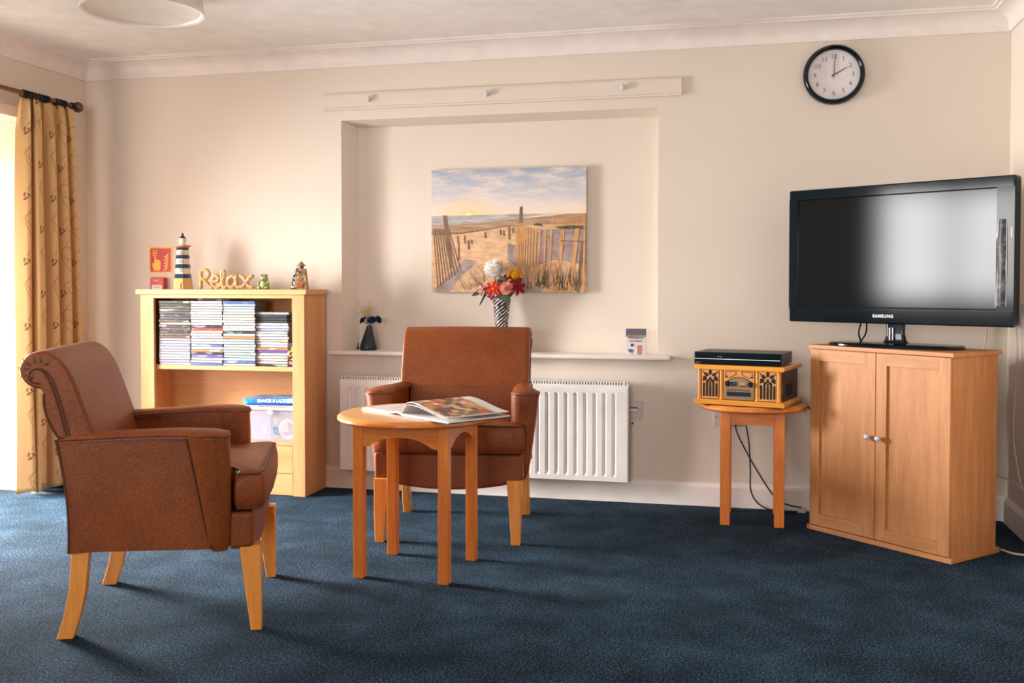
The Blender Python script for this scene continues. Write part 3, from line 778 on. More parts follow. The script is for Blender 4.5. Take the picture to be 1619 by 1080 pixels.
k = NT('black_white_pattern'); v = k.coord(); k.base(k.ramp(k.noise(v, 60, 1), [(.48, rgb(24, 26, 34)), (.52, rgb(226, 222, 214))], 'CONSTANT')); k.b.inputs['Roughness'].default_value = .4; M_bw = k.m
s2 = thing('lighthouse_ornament', 'small black and white tower figure tucked behind the brown shell lighthouse', 'ornament', (1.392, -.135, ZT))
m = MB(); m.loft([[(-.030, -.022, 0), (.02, -.022, 0), (.02, .022, 0), (-.030, .022, 0)], [(-.014, -.015, .088), (.014, -.015, .088), (.014, .015, .088), (-.014, .015, .088)]]); m.build('tower', M_bw, s2)
MB().lathe([(0, .088), (.018, .088), (.018, .096), (.012, .098), (.012, .110), (0, .118)], seg=12).build('lantern', M_navy, s2)

# ------------------------------------------------------------------ wall signs left of the lighthouse
M_signred = plain('sign_red', rgb(196, 34, 44), .35); M_signyel = plain('sign_yellow', rgb(240, 184, 66), .35)
fs = thing('fire_sign', 'red and yellow fire alarm sign with hand and flames on the wall', 'sign', (.482, 0, 1.182))
MB().box(-.073, .073, -.003, 0, 0, .150, .001).build('border', M_signyel, fs)
MB().box(-.066, .066, -.0036, -.0025, .008, .142).build('red_field', M_signred, fs)
m = MB()
hand = [(-.052, .058), (-.052, .036), (-.044, .020), (-.040, .014), (-.006, .014), (-.002, .030), (0, .056), (-.002, .070), (-.010, .075), (-.020, .077), (-.029, .078), (-.030, .100), (-.034, .104), (-.039, .100), (-.040, .072), (-.042, .050), (-.047, .060)]
m.prism(hand, -.0044, -.0035)
for a, b, c, d in ((-.050, -.024, .100, .104), (-.050, -.024, .128, .132), (-.050, -.046, .100, .132), (-.028, -.024, .100, .132)): m.box(a, b, -.0044, -.0035, c, d)
m.lathe([(0, 0), (.006, 0), (.006, .0009), (0, .0009)], mat=Matrix.Translation((-.037, -.0035, .116)) @ Matrix.Rotation(PI / 2, 4, 'X'))
for k_ in range(5):
    z0 = .016 + .018 * k_; x0 = .014 + .001 * k_
    pts = smoothpts([(x0, z0 + .004), (x0 + .014, z0), (x0 + .026, z0 + .008), (x0 + .034, z0 + .026)], 4)
    pts2 = smoothpts([(x0 + .034, z0 + .026), (x0 + .022, z0 + .016), (x0 + .012, z0 + .008), (x0, z0 + .004)], 4)
    m.prism(pts[:-1] + pts2[:-1], -.0044, -.0035)
m.build('pictogram', M_signyel, fs)
cp = thing('call_point', 'red fire alarm call point box with white label below the fire sign', 'alarm', (.478, 0, 1.062))
MB().box(-.044, .044, -.038, 0, 0, .094, .005, 3).build('housing', plain('faded_red_plastic', rgb(206, 74, 70), .4), cp)
MB().box(-.032, .032, -.0392, -.036, .008, .052, .001).build('label_plate', M_paper, cp)
m = MB(); [m.box(-.018 + .010 * i, -.012 + .010 * i, -.0398, -.039, .038, .042) for i in range(4)]; m.build('lettering', M_cover, cp)
m = MB(); m.tube([(-.008, -.039, .066), (-.014, -.039, .072), (-.004, -.039, .078), (.008, -.039, .074)], .0022, 6); m.build('emblem', M_white, cp)

# ------------------------------------------------------------------ radiator
rd = thing('radiator', 'white ribbed panel radiator under the wall recess', 'radiator', (0, 0, 0))
rx0, rx1, rz0, rz1, ryf = 1.614, 3.178, .113, .603, -.098
N_R = 40 if False else 37
pitch = .0492; n_rib = int((rx1 - rx0 - .07) / pitch)
m = MB()
xs = [rx0, rx0 + .004, rx0 + .032]; ys = [.006, 0, 0]
st0 = rx0 + ((rx1 - rx0) - n_rib * pitch) / 2
prof = [(rx0, .010), (rx0 + .004, .002), (rx0 + .010, 0)]
for i in range(n_rib):
    a = st0 + i * pitch
    prof += [(a + .006, 0), (a + .013, .007), (a + .021, .0085), (a + .030, 0)]
prof += [(rx1 - .010, 0), (rx1 - .004, .002), (rx1, .010)]
rings = []
zs = [(rz0, .012, 0), (rz0 + .004, .002, 0), (rz0 + .030, 0, 0), (rz0 + .044, 0, 1), (rz1 - .052, 0, 1), (rz1 - .038, 0, 0), (rz1 - .012, 0, 0), (rz1 - .003, .004, 0), (rz1, .010, 0)]
for z, e, g in zs:
    rings.append([(x, ryf + max(e, (d if (g or d < .005 or x < rx0 + .011 or x > rx1 - .011) and not (g == 0 and rx0 + .011 < x < rx1 - .011) else 0)), z) for x, d in prof] )
rings = [r + [(rx1, ryf + .045, z[0]), (rx0, ryf + .045, z[0])] for r, z in zip(rings, zs)]
m.loft(rings); m.build('front_panel', M_white, rd, smooth=25)
m = MB()
m.box(rx0 + .002, rx1 - .002, ryf + .045, -.030, rz0 + .004, rz1 - .004)
m.build('convector', plain('inner_grey', rgb(150, 142, 136), .6), rd)
m = MB(); gy0, gy1 = ryf + .012, -.026
m.box(rx0 + .010, rx1 - .006, gy0, gy0 + .006, rz1 - .004, rz1 + .003, .001); m.box(rx0 + .010, rx1 - .006, gy0, gy0 + .006, rz1 + .0175, rz1 + .020, .0008); m.box(rx0 + .010, rx1 - .006, gy1 - .006, gy1, rz1 - .004, rz1 + .020, .001)
x = rx0 + .010
while x < rx1 - .040: m.box(x, x + .0085, gy0, gy0 + .006, rz1 + .002, rz1 + .018); m.box(x, x + .0085, gy0 + .006, gy1 - .006, rz1 + .0165, rz1 + .0195); x += .0142
m.box(x, rx1 - .020, gy0, gy0 + .006, rz1 + .002, rz1 + .018); m.box(x, rx1 - .020, gy0 + .006, gy1 - .006, rz1 + .0165, rz1 + .0195)
m.box(rx1 - .014, rx1 - .006, gy0, gy1, rz1 + .0, rz1 + .0195)
m.build('top_grille', M_white, rd)
MB().box(rx0 + .012, rx1 - .016, gy0 + .007, gy1 - .007, rz1 - .002, rz1 + .015).build('grille_interior', plain('dark_slot', rgb(30, 30, 32), .8), rd)
for a, b in ((rx0, rx0 + .012), (rx1 - .012, rx1)): MB().box(a, b, ryf + .010, -.022, rz0 + .003, rz1 + .004, .003).build('end_cap', M_white, rd)
for x in (rx0 + .30, rx1 - .30): MB().box(x - .02, x + .02, -.03, 0, rz0 + .12, rz1 - .1, .002).build('bracket', M_white, rd)

# ------------------------------------------------------------------ beach picture in the recess
pw, ph = .850, .660
def sky_mat():
    k = NT('print_sunset_sky'); v = k.coord(); sx = k.n('ShaderNodeSeparateXYZ'); k.l(v, sx.inputs[0])
    g = k.math('DIVIDE', k.math('SUBTRACT', sx.outputs[2], .405), .255)
    base = k.ramp(g, [(0, rgb(238, 212, 180)), (.16, rgb(232, 214, 196)), (.42, rgb(200, 198, 202)), (1, rgb(152, 164, 184))])
    mp = k.n('ShaderNodeMapping'); mp.inputs['Scale'].default_value = (4, 1, 17); mp.inputs['Rotation'].default_value = (0, .38, 0); k.l(v, mp.inputs[0])
    n = k.noise(mp.outputs[0], 1.6, 5, .6)
    c = k.mix(k.ramp(n, [(.42, (0, 0, 0, 1)), (.68, (.85, .85, .85, 1))]), base, rgb(236, 218, 206))
    dx = k.math('SUBTRACT', sx.outputs[0], -.215); dz = k.math('SUBTRACT', sx.outputs[2], .418)
    r2 = k.math('SQRT', k.math('ADD', k.math('MULTIPLY', dx, dx), k.math('MULTIPLY', k.math('MULTIPLY', dz, dz), 3.0)))
    glow = k.ramp(r2, [(0, (1, 1, 1, 1)), (.02, (1, 1, 1, 1)), (.05, (.5, .5, .5, 1)), (.20, (0, 0, 0, 1))])
    c = k.mix(glow, c, rgb(246, 206, 130)); core = k.ramp(r2, [(.006, (1, 1, 1, 1)), (.022, (0, 0, 0, 1))])
    k.base(k.mix(core, c, rgb(255, 246, 206))); k.b.inputs['Roughness'].default_value = .7; return k.m
def streak(name, stops, sc, scale=2.0):
    k = NT(name); v = k.coord(sc); k.base(k.ramp(k.noise(v, scale, 4, .6), stops)); k.b.inputs['Roughness'].default_value = .7; return k.m
PM = [sky_mat(),
      streak('print_sea', [(.35, rgb(132, 132, 142)), (.55, rgb(186, 178, 174)), (.7, rgb(226, 206, 180))], (4, 1, 90)),
      streak('print_wet_beach', [(.35, rgb(150, 116, 92)), (.6, rgb(190, 152, 120)), (.75, rgb(208, 172, 134))], (3, 1, 40)),
      streak('print_dune_sand', [(.3, rgb(186, 148, 120)), (.5, rgb(214, 172, 132)), (.72, rgb(232, 196, 156))], (5, 1, 14), 3),
      streak('print_shaded_sand', [(.35, rgb(138, 120, 122)), (.6, rgb(172, 150, 142))], (6, 1, 10), 3),
      streak('print_fence_lit', [(.35, rgb(186, 126, 74)), (.65, rgb(226, 170, 112))], (40, 1, 5)),
      streak('print_fence_dark', [(.35, rgb(104, 78, 62)), (.65, rgb(150, 112, 82))], (40, 1, 5)),
      streak('print_grass', [(.35, rgb(60, 60, 42)), (.65, rgb(112, 98, 62))], (30, 1, 30)),
      plain('canvas_edge', rgb(170, 160, 150), .8)]
pc = thing('picture', 'canvas beach picture with sunset and dune fence hanging in the recess', 'picture', (2.505, .115, 1.075))
MB().box(-pw / 2, pw / 2, -.028, 0, 0, ph, .001).build('canvas', PM[8], pc)
m = MB(); yy = -.0284
def lay(pts, mi):
    global yy; yy -= .00003
    m.poly([(px * pw - pw / 2, yy, (1 - py) * ph) for px, py in pts], mi)
# picture coordinates: (0,0) top left .. (1,1) bottom right
lay([(0, 0), (0, .40), (1, .40), (1, 0)], 0)
lay([(0, .375), (0, .47), (.5, .44), (.62, .395), (.85, .368), (.5, .368)], 1)
lay([(0, .455), (0, 1), (1, 1), (1, .37), (.88, .372), (.6, .405), (.35, .435)], 2)
lay([(0, .53), (0, 1), (1, 1), (1, .46), (.75, .455), (.5, .47), (.3, .50), (.12, .525)], 3)
lay([(.02, .97), (.16, .80), (.22, .73), (.30, .74), (.27, .80), (.20, .86), (.12, 1.0), (.02, 1)], 4)
lay([(.56, .62), (.72, .50), (1, .48), (1, .78), (.80, .74), (.66, .80), (.56, .84)], 4)
lay([(.50, .60), (.55, .62), (.56, .8), (.50, .74)], 4)
lay([(.60, .86), (.70, .84), (.72, 1), (.56, 1)], 4)
def bar(x0, y0, x1, y1, w0, w1, mi): lay([(x0 - w0 / 2, y0), (x1 - w1 / 2, y1), (x1 + w1 / 2, y1), (x0 + w0 / 2, y0)], mi)
# distant fence, grass
for i in range(20):
    x = .78 + .011 * i; bar(x, .405 - .001 * i, x, .475, .005, .005, 5)
lay([(.66, .46), (.68, .445), (.71, .445), (.73, .47)], 7); lay([(.80, .475), (.9, .465), (1, .47), (1, .50), (.84, .495)], 7)
lay([(0, .515), (.2, .51), (.42, .475), (.5, .46), (.5, .468), (.4, .488), (.2, .525), (0, .53)], 6)
for x, a, b in ((.175, .54, .60), (.18, .60, .74), (.22, .535, .6), (.245, .575, .65), (.265, .57, .61), (.355, .51, .56), (.455, .49, .54), (.475, .50, .545), (.51, .465, .575), (.535, .48, .52)): bar(x, a, x + .003, b, .012, .014, 6)
# left fence
for i in range(9):
    x = .012 + .013 * i; bar(x, .475 + .002 * i, x + .030 + .010 * i * .6, .97 - .018 * i, .007, .008, 6)
bar(.088, .37, .135, .80, .026, .024, 6); bar(.0, .50, .10, .46, .004, .004, 6)
lay([(0, .50), (.12, .485), (.12, .493), (0, .51)], 6)
# right fence, growing towards the corner
bar(.588, .31, .584, .44, .018, .018, 6)
for i, x in enumerate((.556, .566, .576, .587, .599, .612, .627, .644, .662, .682, .706, .742, .780)):
    u = i / 12; w = .0055 + .0075 * u
    bar(x + .003, .43 + .07 * u ** .7, x - .004 - .016 * u, .78 + .19 * min(1, u * 1.25), w + .001, w, 5)
bar(.852, .505, .818, .99, .024, .022, 5); bar(.945, .49, .895, 1.0, .028, .030, 5); bar(.990, .37, .985, 1.0, .012, .012, 5); bar(.975, .60, .95, 1.0, .018, .016, 6)
lay([(.84, .585), (1, .59), (1, .598), (.84, .592)], 6)
rg = random.Random(3)
for i in range(46):
    x = .62 + .36 * rg.random(); y = .93 + .06 * rg.random(); bar(x + rg.uniform(-.04, .04), y - .05 - .13 * rg.random(), x, y, .002, .006, 7)
for i in range(16):
    x = .22 + .14 * rg.random(); y = .98; bar(x - rg.uniform(-.03, .10), y - .06 - .16 * rg.random(), x, y, .001, .004, 7)
m.build('print', PM, pc, smooth=0)

# ------------------------------------------------------------------ wall rail with hooks, clock
hr = thing('hook_rail', 'cream painted wall rail with three hooks above the recess', 'rail', (2.461, 0, 2.064))
m = MB(); m.prism([(0, 0), (-.020, 0), (-.020, .010), (-.016, .014), (-.016, .070), (-.018, .078), (-.014, .090), (0, .092)], -.968, .968, 'x'); m.build('board', M_wall, hr, smooth=20)
M_knob = plain('white_porcelain', rgb(206, 202, 206), .25)
for x, rm in ((-.70, M_wall), (-.040, M_knob), (.672, M_knob)):
    m = MB(); m.sphere((x, -.030, .052), .013, (1, .8, 1.35)); m.tube([(x, -.016, .045), (x, -.03, .042), (x, -.038, .038)], .006, 8); m.build('hook', rm, hr, smooth=70)

M_blk = plain('glossy_black_plastic', rgb(6, 20, 27), .10, spec=.32); M_face = plain('clock_face_paper', rgb(226, 220, 222), .5); M_num = plain('grey_print', rgb(110, 104, 108), .6)
ck = thing('wall_clock', 'round black rimmed wall clock showing two o\'clock above the television', 'clock', (4.157, 0, 2.132))
RX = Matrix.Rotation(PI / 2, 4, 'X')
m = MB(); m.lathe([(.122, .004), (.142, .0), (.145, .012), (.141, .030), (.134, .036), (.126, .034), (.120, .024), (.120, .004)], seg=72, mat=RX); m.build('rim', M_blk, ck, smooth=50)
m = MB(); m.lathe([(0, 0), (.122, 0), (.122, .010), (0, .010)], seg=64, mat=RX); m.build('face', M_face, ck)
m = MB()
for h in range(1, 13):
    a = PI / 2 - h * PI / 6; MB().text(str(h), .030, TM((.088 * math.cos(a), -.0104, .088 * math.sin(a) - .001))).build('numeral', M_num, ck, smooth=0)
for h in range(60):
    a = h * PI / 30
    if h % 5 == 0: m.lathe([(0, 0), (.0012, 0), (.0012, .0006), (0, .0006)], seg=6, mat=Matrix.Translation((.107 * math.cos(a), -.0100, .107 * math.sin(a))) @ RX)
m.build('hour_dots', M_num, ck, smooth=0)
def hand(ang, L, tail, w, y, mat_):
    d = (math.sin(ang), math.cos(ang)); n_ = (d[1], -d[0])
    P = [(-tail * d[0] + n_[0] * w, -tail * d[1] + n_[1] * w), (L * d[0] + n_[0] * w * .25, L * d[1] + n_[1] * w * .25), (L * d[0] - n_[0] * w * .25, L * d[1] - n_[1] * w * .25), (-tail * d[0] - n_[0] * w, -tail * d[1] - n_[1] * w)]
    MB().prism(P, y - .0006, y + .0006, 'y').build('clock_hand', mat_, ck)
M_hand = plain('dark_plum_hand', rgb(96, 66, 76), .4)
hand(math.radians(3), .098, .012, .0032, -.0135, M_hand); hand(math.radians(61), .070, .012, .0038, -.0120, M_hand); hand(math.radians(1.0), .10, .028, .0008, -.0150, plain('red_second_hand', rgb(200, 120, 120), .4))

# ------------------------------------------------------------------ TV cabinet
M_oak_z = wood('oak_veneer_upright', rgb(196, 134, 80), rgb(168, 106, 56), 'z', .55, fine=1.3, coat=0)
M_oak_x = wood('oak_veneer_across', rgb(196, 134, 80), rgb(168, 106, 56), 'x', .55, fine=1.3, coat=0)
ca = math.atan2(-.4963, .5297)
FLx, FLy = 4.0276, -.3759
cb = thing('cabinet', 'oak veneer two door cabinet under the television in the corner', 'cabinet', (FLx, FLy, 0), ca)
Wc, Dc, Hc = .726, .340, .843     # plinth width, depth, height; local x along the front, y to the back
MB().box(0, Wc, 0, Dc, 0, .022, .002).build('plinth', M_oak_x, cb)
MB().box(.014, .030, .020, Dc - .010, .022, Hc - .018).build('side_panel', M_oak_z, cb)
MB().box(Wc - .030, Wc - .014, .020, Dc - .010, .022, Hc - .018).build('side_panel', M_oak_z, cb)
MB().box(.030, Wc - .030, Dc - .020, Dc - .012, .022, Hc - .018).build('back_panel', M_oak_z, cb)
MB().box(.002, Wc - .002, .002, Dc, Hc - .018, Hc, .002).build('top_panel', M_oak_x, cb)
mid = Wc / 2
for s_, (a, b) in ((1, (.014, mid - .0015)), (-1, (mid + .0015, Wc - .014))):
    z0, z1 = .025, Hc - .020; fw = .052
    dr = MB(); dr.box(a + fw, b - fw, .0125, .019, z0 + fw, z1 - fw); do = dr.build('door', M_oak_z, cb)
    for a_ in (a, b - fw): MB().box(a_, a_ + fw, .002, .020, z0, z1, .0015).build('door_stile', M_oak_z, do)
    m = MB(); m.box(a + fw, b - fw, .002, .020, z0, z0 + fw, .0008); m.build('door_rail', M_oak_x, do); m = MB(); m.box(a + fw, b - fw, .002, .020, z1 - fw, z1, .0008); m.build('door_rail', M_oak_x, do)
    kx = (b - .026) if s_ == 1 else (a + .026)
    m = MB(); m.lathe([(0, 0), (.006, 0), (.005, .012), (.012, .018), (.0135, .024), (.011, .030), (0, .033)], seg=20, mat=Matrix.Translation((kx, .002, .462)) @ RX)
    m.build('knob', plain('pale_metal_knob', rgb(206, 204, 210), .3, .3), do, smooth=60)
MB().box(mid - .003, mid + .003, .012, .021, .024, Hc - .02).build('door_gap', M_line, cb)

# ------------------------------------------------------------------ television
k = NT('matte_lcd_screen'); k.base(rgb(2, 12, 17)); k.b.inputs['Roughness'].default_value = .6; k.b.inputs['Specular IOR Level'].default_value = 0
gl = k.n('ShaderNodeBsdfGlossy', distribution='BECKMANN'); gl.inputs['Roughness'].default_value = .125
fr = k.n('ShaderNodeFresnel'); fr.inputs[0].default_value = 1.58
mx = k.n('ShaderNodeMixShader'); k.l(fr.outputs[0], mx.inputs[0]); k.l(k.b.outputs[0], mx.inputs[1]); k.l(gl.outputs[0], mx.inputs[2]); k.l(mx.outputs[0], k.t.nodes['Material Output'].inputs[0])
M_screen = k.m
ta = math.atan2(-.527, .846)
tv = thing('television', 'large black flat screen television on the oak cabinet', 'television', (4.384, -.50, Hc), ta)
TW, THt, TZ = 1.0, .610, .100    # local x along the screen, -y towards the viewer
m = MB(); m.box(-TW / 2, TW / 2, -.022, .040, TZ, TZ + THt, .008, 3); m.box(-.36, .36, .038, .085, TZ + .08, TZ + THt - .1, .015, 3); m.build('casing', M_blk, tv)
bz = .045; bb = .075
m = MB(); m.box(-TW / 2 + bz, TW / 2 - .072, -.0235, -.018, TZ + bb, TZ + THt - .052); m.build('screen', M_screen, tv)
m = MB()
for a, b, c, d in ((-TW / 2 + .002, TW / 2 - .002, TZ + THt - .050, TZ + THt - .002), (-TW / 2 + .002, TW / 2 - .002, TZ + .002, TZ + bb - .004)): m.box(a, b, -.030, -.018, c, d, .005, 3)
m.box(-TW / 2 + .002, -TW / 2 + bz, -.0297, -.018, TZ + bb - .010, TZ + THt - .046, 0); m.box(TW / 2 - .070, TW / 2 - .002, -.0297, -.018, TZ + bb - .010, TZ + THt - .046, 0)
m.build('bezel', M_blk, tv)
m = MB(); m.text('SAMSUNG', .0185, TM((-.04, -.0306, TZ + .034)), space=1.15, off=.0008); m.build('brand_lettering', plain('silver_print', rgb(216, 214, 216), .4), tv)
m = MB(); m.box(TW / 2 - .014, TW / 2 - .010, -.0312, -.029, TZ + .36, TZ + .40, .001); m.build('indicator', M_white, tv)
k = NT('peeling_film'); v = k.coord((8, 1, 8)); k.base(k.ramp(k.noise(v, 4, 4), [(.35, rgb(20, 32, 40)), (.55, rgb(60, 62, 68)), (.75, rgb(120, 112, 108))])); k.b.inputs['Roughness'].default_value = .25; M_film = k.m
m = MB(); rings = []
for i in range(13):
    z = TZ + .085 + .35 * i / 12; w = .018 + .003 * math.sin(i * .9); c = TW / 2 - .050 + .001 * math.sin(i * .7)
    rings.append([(c - w, -.0312, z), (c - w * .3, -.0345 - .0015 * math.sin(i * .8), z), (c + w * .4, -.033, z), (c + w, -.0312, z), (c + w, -.0305, z), (c - w, -.0305, z)])
m.loft(rings); m.build('protective_film', M_film, tv)
m = MB(); m.tube([(TW / 2 - .070, -.0315, TZ + .08), (TW / 2 - .071, -.0335, TZ + .25), (TW / 2 - .0715, -.032, TZ + .36)], .0018, 5); m.tube([(TW / 2 - .030, -.0315, TZ + .085), (TW / 2 - .029, -.0335, TZ + .28), (TW / 2 - .031, -.032, TZ + .42)], .0015, 5); m.build('film_edge', plain('film_edge_white', rgb(190, 184, 182), .3), tv)
m = MB(); rings = []
for z, w, d in ((.016, .058, .040), (.03, .046, .032), (.06, .040, .028), (.12, .042, .028)): rings.append([(x, y + .01, z) for x, y in rrect(-w, w, -d * .5, d * .5, .012, 4)])
m.loft(rings); m.build('neck', M_blk, tv)
m = MB(); m.box(-.018, -.012, -.0185, -.0095, .03, .085); m.box(-.004, .001, -.0185, -.0095, .03, .085); m.build('neck_highlight_strip', plain('highlight_strip', rgb(190, 190, 194), .2, .9), tv)  # bright strips modelled in place of highlights on the glossy neck
def superel(a, b, n=40, p=3.2): return [(a * math.copysign(abs(math.cos(t)) ** (2 / p), math.cos(t)), b * math.copysign(abs(math.sin(t)) ** (2 / p), math.sin(t))) for t in [2 * PI * i / n for i in range(n)]]
m = MB(); m.loft([[(x, y, z) for x, y in superel(a, b)] for a, b, z in ((.285, .115, 0.0), (.29, .12, .004), (.29, .12, .010), (.282, .112, .016), (.06, .05, .020))]); m.build('stand_base', M_blk, tv, smooth=50)
m = MB(); m.tube(smoothpts([(-.165, .02, .018), (-.180, .03, .06), (-.172, .05, .12)], 5), .004, 6); m.tube(smoothpts([(-.165, .02, .018), (-.145, .03, .06), (-.155, .05, .12)], 5), .004, 6); m.build('cable', M_blk, tv)

# ------------------------------------------------------------------ record player and disc player
M_honey = wood('honey_stained_wood', rgb(236, 168, 62), rgb(206, 128, 34), 'x', .35, fine=.8, coat=.3)
M_honey_z = wood('honey_stained_post', rgb(232, 160, 64), rgb(200, 120, 36), 'z', .35, fine=.8, coat=.3)
M_fret = wood('fretwork_wood', rgb(226, 158, 80), rgb(196, 118, 50), 'x', .45)
M_hole = plain('black_grille_cloth', rgb(14, 26, 32), .9); M_fascia = plain('bronze_fascia', rgb(150, 122, 96), .35, .3)
M_dkwood_shaded = wood('dark_shaded_side', rgb(74, 54, 36), rgb(52, 36, 26), 'x', .45)  # dark wood with the shade on the side put into its colour
ra = math.radians(-15.3)
rp = thing('record_player', 'honey wood retro record player with fretwork speakers on the smaller round table', 'record player', (3.515, -.396, .558), ra)
RW, RD = .422, .34
MB().box(.02, RW - .02, .03, RD - .03, 0.0, .006).build('foot', M_hole, rp)
m = MB(); m.prism([(0, .005), (RW, .005), (RW, .018), (RW - .006, .024), (RW - .010, .027), (.010, .027), (.006, .024), (0, .018)], 0, RD, 'y'); m.build('base_moulding', M_honey, rp)
m = MB(); m.box(.018, RW - .018, .020, RD - .012, .027, .166); m.build('cabinet_body', M_dkwood_shaded, rp)
m = MB(); m.prism([(.006, .166), (RW - .006, .166), (RW - .001, .172), (RW - .002, .182), (RW - .006, .186), (.006, .186), (.002, .182), (.001, .172)], .004, RD - .004, 'y'); m.build('lid', M_honey, rp)
for x, w in ((.024, .013), (.128, .014), (.294, .014), (RW - .029, .016)):
    m = MB(); m.lathe([(0, .027), (w * .7, .027), (w * .8, .030), (w * .62, .034), (w * .62, .158), (w * .8, .162), (w * .7, .166), (0, .166)], cx=x, cy=.022, seg=16); m.build('column', M_honey_z, rp, smooth=50)
def grille(cx):
    m = MB(); m.box(cx - .040, cx + .040, .0150, .022, .030, .163); g = m.build('speaker_grille', M_fret, rp)
    m = MB()
    def hole(pts): m.prism([(cx + x, .030 + z) for x, z in pts], .0138, .0152, 'y')
    def ell(x, z, a, b, rot=0, n=14): return [(x + a * math.cos(t) * math.cos(rot) - b * math.sin(t) * math.sin(rot), z + a * math.cos(t) * math.sin(rot) + b * math.sin(t) * math.cos(rot)) for t in [2 * PI * i / n for i in range(n)]]
    for x, h in ((-.030, .070), (-.015, .074), (0, .056), (.015, .074), (.030, .070)):
        hole(rrect(x - .0048, x + .0048, .008, .008 + h - (.006 if abs(x) > .02 else 0), .0045, 4))
    for a in (35, 90, 145): hole(ell(.023 * math.cos(math.radians(a)), .098 + .023 * math.sin(math.radians(a)), .0125, .0072, math.radians(a)))
    for a in (-8, 188): hole(ell(.026 * math.cos(math.radians(a)), .096 + .020 * math.sin(math.radians(a)), .010, .011, 0))
    hole(ell(0, .092, .0065, .008)); hole(ell(-.010, .082, .0075, .0060)); hole(ell(.010, .082, .0075, .0060)); hole(ell(0, .070, .0045, .009))
    for x, z in ((-.033, .122), (.033, .122), (-.033, .083), (.033, .083), (0, .127)): hole(ell(x, z, .0038, .0038, 0, 8))
    m.build('fretwork_opening', M_hole, g, smooth=0)
grille(.076); grille(.343)
m = MB(); m.box(.140, .282, .0148, .022, .030, .163); fp = m.build('front_panel', M_fret, rp)
m = MB(); arch = [(.144, .031), (.278, .031), (.278, .108)] + smoothpts([(.262, .116), (.240, .128), (.211, .134), (.182, .128), (.160, .116)], 3) + [(.144, .108)]
m.prism(arch, .0128, .0150, 'y'); m.build('fascia', M_fascia, fp)
m = MB(); m.tube([(x, .0125, z) for x, z in arch[2:]], .0016, 6)
for s_ in (-1, 1):
    q_ = [(.211 + s_ * x, .0142, z) for x, z in ((.014, .158), (.060, .158), (.062, .142), (.056, .134), (.048, .130), (.018, .142), (.014, .146), (.014, .158))]
    m.tube(q_, .0013, 5); m.sphere((.211 + s_ * .060, .014, .134), .004)
m.build('inlay_line', M_hole, fp)
m = MB(); m.box(.155, .266, .0105, .0135, .046, .066, .001); m.box(.176, .202, .0105, .0135, .094, .112, .001); m.box(.216, .244, .0105, .0135, .091, .095)
for i in range(9): m.box(.158 + .0117 * i, .1645 + .0117 * i, .0110, .0135, .072, .0765)
m.build('cd_slot', M_hole, fp)
m = MB(); m.box(.181, .197, .0100, .0108, .098, .108); m.build('display', plain('lcd_blue_grey', rgb(60, 92, 108), .3), fp)
m = MB(); m.box(.216, .244, .0105, .0135, .096, .112, .001); m.build('tuner_dial', plain('amber_dial', rgb(190, 128, 84), .4), fp)
for x in (.160, .264):
    m = MB(); m.lathe([(0, 0), (.0125, 0), (.0125, .004), (.009, .012), (.007, .018), (0, .019)], seg=20, mat=Matrix.Translation((x, .0125, .102)) @ RX); m.build('knob', M_hole, fp, smooth=50)
m = MB(); m.box(RW - .0185, RW - .0165, .03, .038, .065, .105, .001); m.build('hinge', plain('brass_hinge', rgb(170, 150, 120), .3, .8), rp)
m = MB(); m.box(RW - .0185, RW - .017, .10, .22, .048, .100); m.build('side_vent', M_hole, rp)

M_gblk = plain('satin_black_metal', rgb(9, 22, 28), .35, spec=.3)
dp = thing('disc_player', 'slim black disc player lying on the retro record player', 'disc player', (3.519, -.366, .744), math.radians(-13.0))
DW, DD = .402, .235
MB().box(0, DW, .004, DD, .004, .058, .002).build('casing', M_gblk, dp)
m = MB(); m.box(-.001, DW + .001, -.006, .006, .002, .0585, .003, 3); m.build('fascia', M_blk, dp)
m = MB(); m.box(.001, DW - .006, -.0075, -.0055, .0255, .0285); m.build('silver_trim_line', plain('silver_line', rgb(206, 212, 220), .3), dp)
m = MB(); [m.box(.110 + .012 * i, .118 + .012 * i, -.0068, -.0055, .036, .040) for i in range(2)]; m.box(.006, .030, -.0068, -.0055, .0085, .0105); m.build('marking', plain('grey_mark', rgb(130, 136, 142), .4), dp)
for x in (.03, DW - .03):
    for y in (.03, DD - .03): MB().lathe([(0, 0), (.012, 0), (.012, .005), (0, .005)], cx=x, cy=y, seg=12).build('foot', M_hole, dp)

# ------------------------------------------------------------------ sill things
SZ = .757
